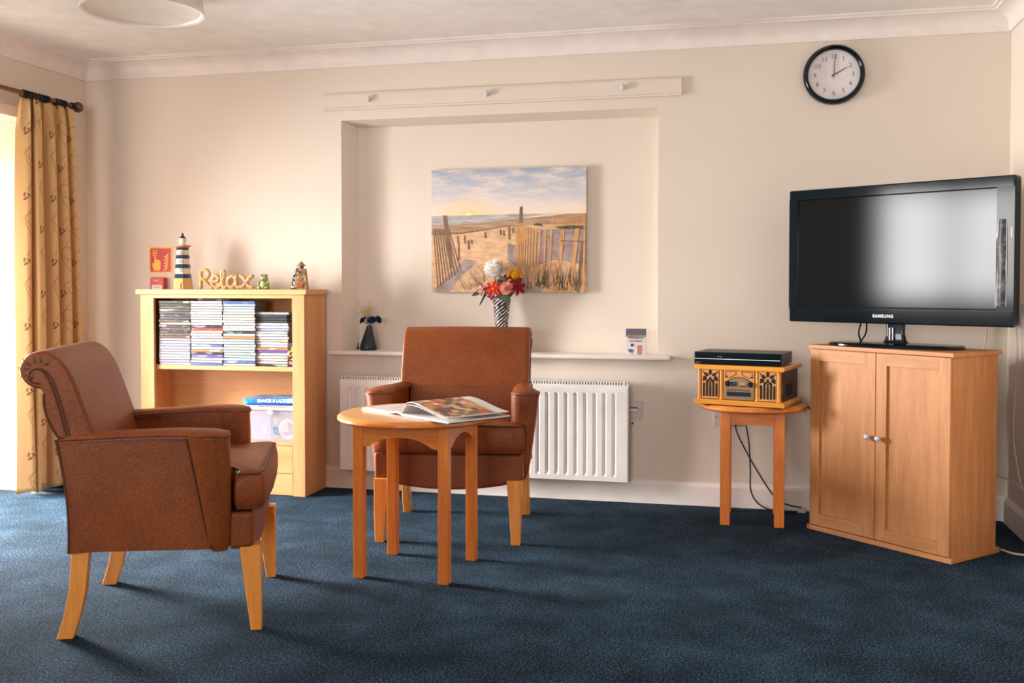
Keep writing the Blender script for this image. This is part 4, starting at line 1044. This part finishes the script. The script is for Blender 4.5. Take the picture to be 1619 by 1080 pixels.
# black vase with blue flowers
M_vblk = plain('black_vase_glaze', rgb(18, 32, 42), .3); M_blue = plain('deep_blue_petal', rgb(24, 56, 104), .7); M_dry = plain('dry_stem', rgb(206, 178, 128), .8); M_grn = plain('leaf_green', rgb(38, 62, 32), .6)
def rose(m, c, r, n_=5, tilt=(0, 0, 1), seed=1, mi=0):
    rr = random.Random(seed); ax = Vector(tilt).normalized(); q_ = ax.to_track_quat('Z', 'Y').to_matrix()
    for L in range(n_):
        k_ = L / max(1, n_ - 1); cnt = 3 + L
        for j in range(cnt):
            a0 = 2 * PI * j / cnt + L * .7 + rr.uniform(-.15, .15); rings = []
            R0 = r * (.18 + .70 * k_); H = r * (.95 - .35 * k_); wd = PI / cnt * 1.25
            for i in range(5):
                t = i / 4; row = []
                for s_ in range(7):
                    b = a0 + (s_ / 6 - .5) * 2 * wd; edge = abs(s_ / 6 - .5) * 2
                    rad_ = R0 * (.35 + .65 * t ** .7) + r * .16 * k_ * t * t; z = -r * .35 + H * t * (1 - .22 * edge ** 2) - r * .18 * k_ * t ** 3
                    p = q_ @ Vector((rad_ * math.cos(b), rad_ * math.sin(b), z)); row.append((c[0] + p.x, c[1] + p.y, c[2] + p.z))
                rings.append(row)
            m.loft(rings, cap=False, closed=False, mi=mi)
    m.sphere((c[0] - ax.x * r * .1, c[1] - ax.y * r * .1, c[2] - ax.z * r * .1), r * .34, mi=mi, u=10, v=7)
def leaf(m, p0, p1, w, mi=0, droop=0.0):
    a, b = Vector(p0), Vector(p1); d = (b - a); s_ = d.cross(Vector((0, 1, 0))).normalized() if abs(d.normalized().y) < .9 else Vector((1, 0, 0)); rings = []
    for i in range(7):
        t = i / 6; ww = w * math.sin(PI * min(.999, t * .94 + .03)) ** .8; c = a + d * t + Vector((0, 0, -droop * t * t))
        rings.append([tuple(c - s_ * ww), tuple(c + Vector((0, -.1 * w, .0)) - d.normalized() * 0), tuple(c + s_ * ww), tuple(c + Vector((0, .0012 + .1 * w * 0, 0)))])
    m.loft(rings, mi=mi)
bv = thing('vase', 'black conical vase with a tilted neck on the left of the sill', 'vase', (1.731, .035, SZ))
m = MB(); rings = []
for z, r_, ox in ((0, .046, 0), (.004, .048, 0), (.02, .047, 0), (.05, .038, .0005), (.09, .026, .003), (.120, .018, .006), (.133, .0165, .008), (.133, .013, .008), (.10, .016, .005)):
    rings.append([(ox + r_ * math.cos(a), r_ * math.sin(a), z) for a in [2 * PI * i / 24 for i in range(24)]])
m.loft(rings); m.build('body', M_vblk, bv, smooth=60)
for (x, y, z, r_, tl, lab) in ((-.028, -.01, .165, .0245, (-.6, -.5, .6), 'deep blue artificial rose leaning left in the black vase'), (.024, -.012, .166, .0260, (.1, -.7, .7), 'middle deep blue artificial rose in the black vase'), (.063, -.006, .168, .0215, (.7, -.3, .3), 'deep blue artificial rose leaning right in the black vase')):
    fl = thing('artificial_flower', lab, 'flower', (1.731, .035, SZ), 0, 'blue roses in the black vase')
    m = MB(); rose(m, (x, y, z), r_, 5, tl, int(x * 999) + 60); m.build('bloom', M_blue, fl, smooth=80)
    m = MB(); m.tube(smoothpts([(.006, 0, .06), (.008, 0, .128), (x * .8, y, z - .008)], 5), .0022, 6); m.build('stem', M_grn, fl)
dg = thing('dried_grass', 'sprig of pale dried grass in the black vase', 'dried flower', (1.731, .035, SZ))
m = MB(); rg = random.Random(5)
for i in range(16):
    a = rg.uniform(-.9, .55); L = rg.uniform(.05, .11); x1 = L * math.sin(a) - .008; z1 = .165 + L * math.cos(a)
    m.tube(smoothpts([(.006, 0, .09), (.002, 0, .15), (x1 * .5, rg.uniform(-.01, .01), (.15 + z1) / 2), (x1, rg.uniform(-.015, .015), z1)], 4), .0011, 5); m.sphere((x1, 0, z1), .0032, u=6, v=5)
for i in range(20): m.sphere((-.012 + rg.gauss(0, .009), rg.gauss(0, .006), .205 + rg.gauss(0, .014)), .005, u=6, v=5)
m.build('stems', M_dry, dg)
fe = thing('feather', 'pale upright grass plume at the right of the black vase', 'dried flower', (1.731, .035, SZ))
m = MB(); m.tube(smoothpts([(.008, 0, .10), (.03, .01, .17), (.060, .015, .215), (.066, .015, .24)], 5), .003, 6, rf=lambda u: .0015 + .005 * max(0, u - .5)); m.build('plume', plain('pale_plume', rgb(226, 206, 184), .8), fe)
bt = thing('figurine', 'tiny dark figure standing left of the black vase on the sill', 'ornament', (1.662, .06, SZ))
m = MB(); m.tube(smoothpts([(-.004, 0, .0), (.0, 0, .014), (.001, 0, .040)], 4), .004, 8, rf=lambda u: .0055 * (1 - .5 * u)); m.sphere((-.004, 0, .006), .008, (1, 1, .7)); m.build('body', M_vblk, bt)

# tall vase with bouquet
k = NT('swirled_silver_glass'); v = k.coord()
sx = k.n('ShaderNodeSeparateXYZ'); k.l(v, sx.inputs[0])
at = k.math('ARCTAN2', sx.outputs[1], sx.outputs[0])
ph_ = k.math('SUBTRACT', k.math('MULTIPLY', at, 1.0), k.math('MULTIPLY', sx.outputs[2], 30.0))
sn = k.math('SINE', k.math('MULTIPLY', ph_, 11.0)); nn = k.noise(v, 55, 4)
f = k.math('ADD', k.math('MULTIPLY', sn, .17), nn)
k.base(k.ramp(f, [(.34, rgb(34, 28, 42)), (.46, rgb(84, 70, 84)), (.56, rgb(176, 164, 160)), (.72, rgb(222, 214, 208))])); k.b.inputs['Metallic'].default_value = .45; k.b.inputs['Roughness'].default_value = .25
k.bump(sn, .6, .004); M_swirl = k.m
tvz = thing('vase', 'tall flared silver and black swirled vase at the centre of the sill', 'vase', (2.487, .03, SZ))
m = MB(); rings = []
NS = 88
for i in range(25):
    z = .285 * i / 24; r_ = (.0265 + .0045 * math.exp(-z / .02) + .022 * (z / .285) ** 1.3)
    rings.append([(r_ * (1 + .03 * math.sin(11 * (2 * PI * j / NS - 30 * z))) * math.cos(2 * PI * j / NS), r_ * (1 + .03 * math.sin(11 * (2 * PI * j / NS - 30 * z))) * math.sin(2 * PI * j / NS), z) for j in range(NS)])
r2 = [[(x * .92, y * .92, z) for x, y, z in rings[-1]], [(x * .5, y * .5, .04) for x, y, z in rings[2]]]
m.loft(rings + r2); m.build('body', M_swirl, tvz, smooth=60)
B0 = (2.487, .03, SZ)
def pompom(m, c, r, n, wid, tilt, seed):
    rr = random.Random(seed); ax = Vector(tilt).normalized(); q_ = ax.to_track_quat('Z', 'Y').to_matrix(); C0 = Vector(c)
    m.sphere(c, r * .62, u=16, v=12)
    for i in range(n):
        zz = 1 - 1.75 * (i + .5) / n; ph = i * 2.39996 + rr.uniform(-.2, .2); sn_ = math.sqrt(max(0, 1 - zz * zz))
        d = Vector((sn_ * math.cos(ph), sn_ * math.sin(ph), zz)); t1 = d.cross(Vector((0, 0, 1))).normalized() if abs(d.z) < .99 else Vector((1, 0, 0)); t2 = t1.cross(d)
        rings = []; open_ = .25 + .75 * (1 - zz) / 2; rk = rr.uniform(.88, 1.08)
        for k_ in range(5):
            t = k_ / 4; base = d * r * (.50 + .42 * t * rk) - t2 * r * (.10 - .50 * t * open_); w = r * wid * math.sin(PI * (.18 + .72 * t)); row = []
            for s_ in range(5):
                b = (s_ / 4 - .5) * 2; p = base + t1 * w * b - d * (w * .45 * b * b) + d * (r * .05 * math.sin(b * 7 + seed + i) * t)
                p = q_ @ p; row.append(tuple(C0 + p))
            rings.append(row)
        m.loft(rings, cap=False, closed=False)
def flower(label, pos, r_, mat_, tilt, seed, n_=5):
    fl = thing('artificial_flower', label, 'flower', B0, 0, 'bouquet in the tall vase')
    m = MB()
    if n_ > 6: pompom(m, pos, r_ * .98, 40, .50, tilt, seed)
    elif n_ == 6: pompom(m, pos, r_, 70, .17, tilt, seed)
    else: rose(m, pos, r_, n_, tilt, seed)
    m; m.build('bloom', mat_, fl, smooth=80)
    m = MB(); m.tube(smoothpts([(0, 0, .10), (pos[0] * .3, 0, .26), (pos[0] * .85, pos[1] * .9, pos[2] - r_ * .45)], 5), .0022, 6); m.build('stem', M_grn, fl)
    return fl
def petal(name, col):
    k = NT(name); c = k.ramp(k.noise(k.coord(), 30, 3), [(.3, tuple(x * .9 for x in col[:3]) + (1,)), (.7, col)])
    k.base(c); k.b.inputs['Roughness'].default_value = .7; tl = k.n('ShaderNodeBsdfTranslucent'); k.l(c, tl.inputs[0])
    ms = k.n('ShaderNodeMixShader'); ms.inputs[0].default_value = .45; k.l(k.b.outputs[0], ms.inputs[1]); k.l(tl.outputs[0], ms.inputs[2]); k.l(ms.outputs[0], k.t.nodes['Material Output'].inputs[0]); return k.m
M_pw = petal('white_petal', rgb(250, 246, 242)); M_pp = petal('pink_petal', rgb(244, 176, 156)); M_py = petal('yellow_petal', rgb(250, 196, 14))
M_pr = petal('red_petal', rgb(232, 50, 30)); M_pc = petal('crimson_petal', rgb(150, 10, 40)); M_pv = petal('purple_petal', rgb(106, 26, 88)); M_pl = petal('pale_pink_petal', rgb(246, 200, 190))
flower('large white peony at the top of the bouquet', (-.040, -.01, .436), .064, M_pw, (-.10, -.45, .9), 11, 9)
flower('yellow chrysanthemum at the upper right of the bouquet', (.070, .0, .405), .040, M_py, (.5, -.4, .75), 12, 6)
flower('pink rose at the front centre of the bouquet', (.036, -.050, .340), .035, M_pp, (.1, -.95, .25), 13, 5)
flower('pale pink rose low on the left of the bouquet', (-.112, -.02, .322), .032, M_pl, (-.6, -.6, -.1), 14, 4)
flower('small pink rosebud above the low left rose', (-.080, -.015, .360), .024, M_pl, (-.5, -.6, .5), 15, 4)
def lily(label, pos, r_, mat_, tilt, n_=6, core=None):
    fl = thing('artificial_flower', label, 'flower', B0, 0, 'bouquet in the tall vase'); ax = Vector(tilt).normalized(); q_ = ax.to_track_quat('Z', 'Y').to_matrix(); P = Vector(pos)
    m = MB()
    for j in range(n_):
        a = 2 * PI * j / n_ + .3; rings = []
        for i in range(7):
            t = i / 6; rr = r_ * (.08 + .95 * t); w = r_ * .24 * math.sin(PI * min(.98, t * .9 + .05)); z = r_ * (.30 * t - .32 * t * t)
            row = []
            for s_ in (-1, -.4, .4, 1):
                c = Vector((rr * math.cos(a) - s_ * w * math.sin(a), rr * math.sin(a) + s_ * w * math.cos(a), z - .08 * r_ * (1 - s_ * s_))); p = P + q_ @ c; row.append(tuple(p))
            rings.append(row)
        m.loft(rings, cap=False, closed=False)
    m.build('petals', mat_, fl, smooth=80)
    m = MB(); m.sphere(tuple(P + ax * r_ * .08), r_ * .13, u=8, v=6); m.build('centre', core or M_grn, fl)
    m = MB(); m.tube(smoothpts([(0, 0, .10), (pos[0] * .3, 0, .26), tuple(P - ax * r_ * .1)], 5), .002, 6); m.build('stem', M_grn, fl)
lily('bright red lily at the front left of the bouquet', (-.032, -.052, .336), .048, M_pr, (-.1, -.95, .2), 6, M_py)
lily('crimson lily hanging on the right of the bouquet', (.098, -.03, .345), .046, M_pc, (.7, -.7, .0))
lily('crimson lily below the yellow flower', (.078, -.02, .378), .042, M_pc, (.4, -.8, .4))
lily('dark crimson lily behind the pink rose', (.020, -.030, .385), .036, M_pc, (.1, -.8, .6))
lily('purple lily hanging below the red lily', (-.050, -.035, .300), .030, M_pv, (-.4, -.7, -.4))
fo = thing('foliage', 'green leaves around the flowers in the tall vase', 'foliage', B0)
m = MB()
for p0, p1, w in (((-.09, -.02, .335), (-.155, -.03, .300), .012), ((-.07, -.02, .335), (-.115, -.03, .245), .006), ((.02, -.05, .310), (.058, -.055, .262), .018), ((.0, -.045, .312), (.04, -.05, .285), .02),
                  ((-.01, -.03, .37), (.03, -.04, .395), .02), ((-.03, -.02, .36), (.01, -.035, .372), .024), ((-.06, -.03, .345), (-.078, -.045, .318), .016), ((.06, -.03, .33), (.05, -.05, .29), .014), ((-.02, -.04, .30), (.0, -.045, .27), .015), ((.0, -.02, .3), (-.02, -.03, .35), .025)):
    leaf(m, p0, p1, w)
m.build('leaf_spray', M_grn, fo, smooth=60)
m = MB()
for e in ((-.060, -.01, .50), (-.125, -.01, .455), (-.145, -.01, .43), (-.17, 0, .40), (-.155, -.02, .365), (.0, 0, .49), (-.175, -.01, .36)):
    m.tube(smoothpts([(-.03, 0, .31), (e[0] * .75, e[1], .31 + (e[2] - .31) * .7), e], 5), .0012, 5)
m.build('wiry_sprigs', plain('olive_wire', rgb(96, 84, 50), .7), fo)
gw = MB(); gw.tube([(.053 - .02 * (1 - t) + .0015 * math.sin(t * 60), -.028, .05 + .23 * t) for t in [i / 40 for i in range(41)]], .0013, 5)
tag(gw.build('bead_string', M_knob, loc=B0), 'thin bead string hanging down the right side of the tall vase', 'beads')

# beach hut
M_hutw = plain('white_hut_paint', rgb(226, 222, 222), .5); M_print = plain('blue_print', rgb(86, 100, 150), .6); M_dkprint = plain('dark_print', rgb(60, 62, 82), .6)
bh = thing('hut_ornament', 'small white wooden beach hut with grey roof at the right end of the sill', 'ornament', (3.200, .030, SZ), math.radians(4))
MB().box(-.050, .046, -.022, .022, 0, .098, .001).build('walls', M_hutw, bh)
m = MB(); m.prism([(-.030, .096), (.028, .096), (.026, .101), (.004, .132), (-.004, .132)], -.052, .050, 'x'); m.build('roof', plain('slate_print', rgb(96, 98, 108), .6), bh)
MB().box(-.053, .051, -.031, -.024, .092, .101, .001).build('eaves_board', plain('natural_wood', rgb(176, 128, 90), .6), bh)
MB().box(.006, .030, -.0235, -.0215, .002, .048).build('door', plain('terracotta_paint', rgb(196, 128, 108), .6), bh)
m = MB(); m.box(-.027, -.013, -.0235, -.0215, .042, .056); m.build('window', plain('brown_paint', rgb(110, 70, 56), .6), bh)
m = MB(); m.box(-.0205, -.0195, -.0242, -.0232, .042, .056); m.box(-.027, -.013, -.0242, -.0232, .0485, .0495)
m.text('Welcome to', .0150, TM((-.002, -.0226, .086))); m.text('our Beach', .0150, TM((-.002, -.0226, .070))); m.build('lettering', M_dkprint, bh, smooth=0)
m = MB(); m.sphere((-.026, -.0222, .020), .012, (1, .08, .7)); m.tube(smoothpts([(-.040, -.0225, .030), (-.036, -.0225, .018), (-.020, -.0225, .014), (-.012, -.0225, .024)], 4), .0016, 5)
m.tube([(-.026, -.0225, .014), (-.028, -.0225, .004)], .0012, 5); m.tube([(-.020, -.0225, .014), (-.019, -.0225, .004)], .0012, 5); m.build('bird_print', M_print, bh)

# ------------------------------------------------------------------ sockets, cables
M_sock = plain('pale_socket_plastic', rgb(206, 190, 184), .4)
sk1 = thing('wall_socket', 'wall plate with green bordered label beside the radiator', 'socket', (3.196, 0, .434))
MB().box(-.045, .042, -.010, 0, 0, .086, .002).build('plate', M_sock, sk1)
m = MB(); m.box(-.030, .018, -.0108, -.0098, .030, .056); m.build('green_border', plain('green_print', rgb(40, 110, 78), .5), sk1)
m = MB(); m.box(-.028, .016, -.0113, -.0105, .032, .048); m.build('label_window', M_paper, sk1)
m = MB(); m.lathe([(0, 0), (.003, 0), (.003, .002), (0, .002)], seg=10, mat=Matrix.Translation((.029, -.010, .044)) @ RX); m.build('screw', M_cover, sk1)
pk = thing('cable_tail', 'short white lead hanging from the wall plate by the radiator', 'cable', (3.185, 0, .434))
m = MB(); m.tube(smoothpts([(0, -.004, .006), (-.004, -.012, -.012), (-.008, -.010, -.030)], 5), .003, 6); m.build('lead', M_trim, pk); MB().sphere((.002, -.010, -.028), .005).build('tip', M_cover, pk)
sk2 = thing('wall_socket', 'white wall socket half hidden behind the smaller table', 'socket', (3.640, 0, .408))
MB().box(-.045, .06, -.010, 0, 0, .086, .002).build('plate', M_sock, sk2)
m = MB(); m.lathe([(0, 0), (.003, 0), (.003, .002), (0, .002)], seg=10, mat=Matrix.Translation((-.033, -.010, .043)) @ RX); m.build('screw', M_cover, sk2)
sk3 = thing('wall_socket', 'white double socket on the right wall beside the television', 'socket', (WX, -.262, .962))
MB().box(-.010, 0, -.075, .075, -.043, .070, .002).build('plate', M_sock, sk3)
pl = thing('plug', 'upper white plug in the socket on the right wall', 'plug', (WX - .010, -.262, 1.0), 0, 'plugs on the right wall'); MB().box(-.032, 0, -.024, .024, -.024, .024, .006, 3).build('body', M_white, pl)
pl2 = thing('plug', 'lower grey-white plug in the socket on the right wall', 'plug', (WX - .010, -.262, .945), 0, 'plugs on the right wall'); MB().box(-.036, 0, -.022, .022, -.018, .018, .005, 3).build('body', M_knob, pl2)
def cable(name, pts, r, mat_, label):
    m = MB(); m.tube(smoothpts(pts, 8), r, 8); o = m.build(name, mat_); tag(o, label, 'cable'); return o
M_wcab = plain('white_cable_sheath', rgb(206, 186, 176), .5); M_bcab = plain('black_cable_sheath', rgb(20, 36, 42), .5)
cable('power_cable', [(4.925, -.262, .935), (4.930, -.268, .80), (4.93, -.24, .62), (4.925, -.25, .42), (4.93, -.34, .26), (4.93, -.42, .22)], .004, M_wcab, 'white cable hanging from the lower plug on the right wall')
cable('power_cable', [(4.925, -.45, .225), (4.90, -.33, .245), (4.86, -.10, .235), (4.82, -.012, .19), (4.76, -.012, .12), (4.70, -.03, .06), (4.66, -.05, .008)], .0035, M_wcab, 'thin white cable crossing the corner behind the cabinet')
cable('power_cable', [(4.862, -.012, 1.0), (4.845, -.010, .80), (4.815, -.010, .55), (4.84, -.010, .32), (4.876, -.012, .245), (4.84, -.010, .235), (4.76, -.010, .24)], .004, M_wcab, 'white cable running down the back wall behind the television')
cable('power_cable', [(4.80, -.60, .006), (4.84, -.66, .006), (4.90, -.66, .01), (4.927, -.61, .05), (4.928, -.58, .13)], .0045, M_wcab, 'white cable lying on the carpet to the right of the cabinet')
cable('power_cable', [(3.70, -.05, .50), (3.705, -.06, .40), (3.76, -.05, .28), (3.83, -.05, .16), (3.90, -.04, .06), (3.96, -.035, .03), (4.02, -.035, .02)], .0035, M_bcab, 'black cable running diagonally under the smaller table')
cable('power_cable', [(3.735, -.07, .50), (3.765, -.09, .36), (3.775, -.09, .22), (3.780, -.10, .10), (3.83, -.09, .03), (3.92, -.08, .006), (4.00, -.07, .006)], .0035, M_bcab, 'black cable hanging straight then curling on the carpet under the smaller table')
cable('power_cable', [(3.99, -.20, .572), (4.03, -.16, .54), (4.075, -.14, .50), (4.11, -.12, .46), (4.13, -.08, .40)], .0035, M_bcab, 'black cable leaving the back of the record player')
ad = MB(); ad.box(-.02, .02, -.012, .012, 0, .02, .004); tag(ad.build('cable_clip', M_wcab, loc=(4.02, -.06, 0)), 'small white adaptor on the carpet at the left foot of the cabinet', 'adaptor')

# ------------------------------------------------------------------ curtain and pole
M_pole = plain('antique_brown_metal', rgb(112, 78, 60), .35, .6); M_ring = plain('black_metal_ring', rgb(34, 38, 40), .3, .7); M_ball = plain('dark_chrome_ball', rgb(110, 90, 80), .18, .9)
RXp, RZp = .10, 2.108
cp_ = thing('curtain_pole', 'antique metal curtain pole with ball finial on the left wall', 'curtain pole', (0, 0, 0))
m = MB(); m.tube([(RXp, -3.0, RZp + .0), (RXp, -.255, RZp)], .0125, 16); m.build('pole', M_pole, cp_)
m = MB(); m.sphere((RXp, -.205, RZp), .030, u=24, v=16); m.build('finial', M_ball, cp_, smooth=80)
m = MB(); m.tube([(RXp, -.262, RZp), (RXp, -.245, RZp), (RXp, -.240, RZp), (RXp, -.230, RZp)], .018, 16, rf=lambda u: .018 if u < .5 else .012); m.build('finial_collar', M_ring, cp_)
for y in (-.28, -1.60):
    m = MB(); m.tube([(0, y, RZp), (RXp, y, RZp)], .007, 10); m.tube([(0.0, y, RZp), (.006, y, RZp)], .026, 16); m.build('bracket', M_pole, cp_)
ring_y = [-.318, -.338, -.362, -.388, -.455, -.472, -.498, -.522, -.552, -.575, -.602, -.618, -.640]
rproto = None
for i, y in enumerate(ring_y):
    if rproto is None:
        m = MB(); m.tube([(.0175 * math.cos(a), 0, .0175 * math.sin(a)) for a in [2 * PI * j / 28 for j in range(28)]], .0042, 8, closed=True)
        o = rproto = m.build('curtain_ring', M_ring)
    else: o = rproto.copy(); C.objects.link(o)
    o.location = (RXp, y, RZp - .003); o.rotation_euler = (0, random.Random(i).uniform(-.2, .2), random.Random(i + 40).uniform(-.25, .25))
    tag(o, 'black metal curtain ring on the pole, %s from the ball finial' % ('nearest' if i == 0 else ORD[i]), 'curtain ring', 'rings on the curtain pole')

def curtain_mat():
    k = NT('gold_scroll_curtain'); t = k.t
    uvn = k.n('ShaderNodeUVMap'); sx = k.n('ShaderNodeSeparateXYZ'); k.l(uvn.outputs[0], sx.inputs[0])
    U, V = sx.outputs[0], sx.outputs[1]         # metres along and up the cloth
    def line(d, w): return k.ramp(k.math('ABSOLUTE', d), [(w * .5, (1, 1, 1, 1)), (w, (0, 0, 0, 1))])
    cellw = .21; cellh = .34
    un = k.math('DIVIDE', U, cellw); col = k.math('FLOOR', un)
    vn = k.math('ADD', k.math('DIVIDE', V, cellh), k.math('MULTIPLY', k.math('MODULO', col, 2.0), .5))
    row = k.math('FLOOR', vn)
    fu = k.math('MULTIPLY', k.math('SUBTRACT', k.math('SUBTRACT', un, col), .5), cellw)
    fv = k.math('MULTIPLY', k.math('SUBTRACT', k.math('SUBTRACT', vn, row), .5), cellh)
    stem = k.math('SUBTRACT', fu, k.math('MULTIPLY', k.math('SINE', k.math('MULTIPLY', fv, 2 * PI / cellh)), .045))
    L1 = line(stem, .0032)
    def ringl(cu, cv, r, w=.0030):
        du = k.math('SUBTRACT', fu, cu); dv = k.math('SUBTRACT', fv, cv)
        rr = k.math('SQRT', k.math('ADD', k.math('MULTIPLY', du, du), k.math('MULTIPLY', dv, dv)))
        ang = k.math('ARCTAN2', dv, du)
        return line(k.math('SUBTRACT', rr, k.math('ADD', r, k.math('MULTIPLY', ang, r * .10))), w)
    def dot(cu, cv, a, b, th):
        du = k.math('SUBTRACT', fu, cu); dv = k.math('SUBTRACT', fv, cv); c, s_ = math.cos(th), math.sin(th)
        p = k.math('DIVIDE', k.math('ADD', k.math('MULTIPLY', du, c), k.math('MULTIPLY', dv, s_)), a)
        q_ = k.math('DIVIDE', k.math('SUBTRACT', k.math('MULTIPLY', dv, c), k.math('MULTIPLY', du, s_)), b)
        return k.ramp(k.math('ADD', k.math('MULTIPLY', p, p), k.math('MULTIPLY', q_, q_)), [(.8, (1, 1, 1, 1)), (1.0, (0, 0, 0, 1))])
    mx = L1
    for a in ((.008, .075, .034), (-.010, -.080, .034), (.055, -.022, .024)): mx = k.math('MAXIMUM', mx, ringl(*a))
    lv = None
    for a in ((-.045, .035, .015, .007, .6), (-.052, .055, .014, .006, 1.4), (-.030, .052, .014, .006, 2.2), (.050, -.075, .015, .007, 2.4), (.036, -.095, .013, .006, .9), (.058, .100, .012, .008, 1.2)):
        d = dot(*a); lv = d if lv is None else k.math('MAXIMUM', lv, d)
    cloth = k.ramp(k.noise(k.coord((1, 1, 1), 'UV'), 260, 2), [(.3, rgb(218, 176, 120)), (.7, rgb(228, 192, 138))])
    c = k.mix(k.math('MULTIPLY', mx, .72), cloth, rgb(160, 100, 50)); c = k.mix(k.math('MULTIPLY', lv, .8), c, rgb(126, 72, 44))
    tl = k.n('ShaderNodeBsdfTranslucent'); k.l(c, tl.inputs[0])
    k.base(c); k.b.inputs['Roughness'].default_value = .85; k.b.inputs['Specular IOR Level'].default_value = .15; k.b.inputs['Sheen Weight'].default_value = .2
    ms = k.n('ShaderNodeMixShader'); ms.inputs[0].default_value = .05; k.l(k.b.outputs[0], ms.inputs[1]); k.l(tl.outputs[0], ms.inputs[2]); k.l(ms.outputs[0], t.nodes['Material Output'].inputs[0]); return k.m
M_curt = curtain_mat()
ct = thing('curtain', 'gold patterned pinch pleat curtain drawn back beside the bay', 'curtain', (0, 0, 0))
NZ, NSs = 60, 260
ztop, zbot = 2.088, .018
CP = [(.052, -.672), (.084, -.648), (.112, -.622), (.106, -.596), (.062, -.572), (.060, -.556), (.120, -.580), (.136, -.560), (.132, -.530), (.090, -.505), (.056, -.490), (.060, -.468), (.104, -.462),
      (.142, -.452), (.138, -.420), (.092, -.402), (.058, -.388), (.064, -.366), (.112, -.362), (.146, -.345), (.134, -.312), (.088, -.300), (.062, -.282), (.076, -.262), (.122, -.262), (.140, -.240), (.116, -.212), (.086, -.204)]
CPS = smoothpts(CP, 10)
def plan(s, z):
    """point of the cloth for s in 0..1 along the hem (0 = leading edge by the bay, 1 = by the corner)"""
    u = (z - zbot) / (ztop - zbot); q_ = s * (len(CPS) - 1); i0 = min(int(q_), len(CPS) - 2); f_ = q_ - i0
    x = CPS[i0][0] * (1 - f_) + CPS[i0 + 1][0] * f_; y = CPS[i0][1] * (1 - f_) + CPS[i0 + 1][1] * f_
    head = max(0.0, (u - .93) / .07)
    k_ = (1 - .25 * u ** 2) * (1 - .55 * head)
    x = .100 + (x - .100) * k_ + .006 * math.sin(14 * s + 3.1 * z) * (1 - u)
    a, b = -.672 + .022 * u ** 3, -.204 - .052 * u ** 3
    y = a + (y + .672) / .468 * (b - a) + .006 * math.sin(21 * s + 2.3 * z) * (1 - u)
    if head > 0:    # pinch pleats
        x += .008 * math.sin(2 * PI * 15 * s) * (1 - abs(head - .4)); y += .005 * math.cos(2 * PI * 15 * s)
    return Vector((max(.022, x), y, z))
bm = bmesh.new(); uvl = bm.loops.layers.uv.new('UVMap'); grid = []; us = []
L = 0; prev = None
for i in range(NSs + 1):
    p = plan(i / NSs, .5)
    if prev is not None: L += (p - prev).length
    prev = p; us.append(L)
for j in range(NZ + 1):
    t_ = j / NZ; z = zbot + (ztop - zbot) * (t_ if t_ < .85 else .85 + (t_ - .85))
    row = []
    for i in range(NSs + 1):
        p = plan(i / NSs, z)
        if j == 0: p.z += .012 * math.sin(i * .11)
        row.append(bm.verts.new(p))
    grid.append(row)
for j in range(NZ):
    for i in range(NSs):
        f = bm.faces.new((grid[j][i], grid[j][i + 1], grid[j + 1][i + 1], grid[j + 1][i])); f.smooth = True
        for lp, (a, b) in zip(f.loops, ((i, j), (i + 1, j), (i + 1, j + 1), (i, j + 1))): lp[uvl].uv = (us[a], zbot + (ztop - zbot) * b / NZ)
me = bpy.data.meshes.new('cloth'); bm.to_mesh(me); bm.free(); me.materials.append(M_curt)
co = bpy.data.objects.new('cloth', me); C.objects.link(co); co.parent = ct
sm = co.modifiers.new('thick', 'SOLIDIFY'); sm.thickness = .0015
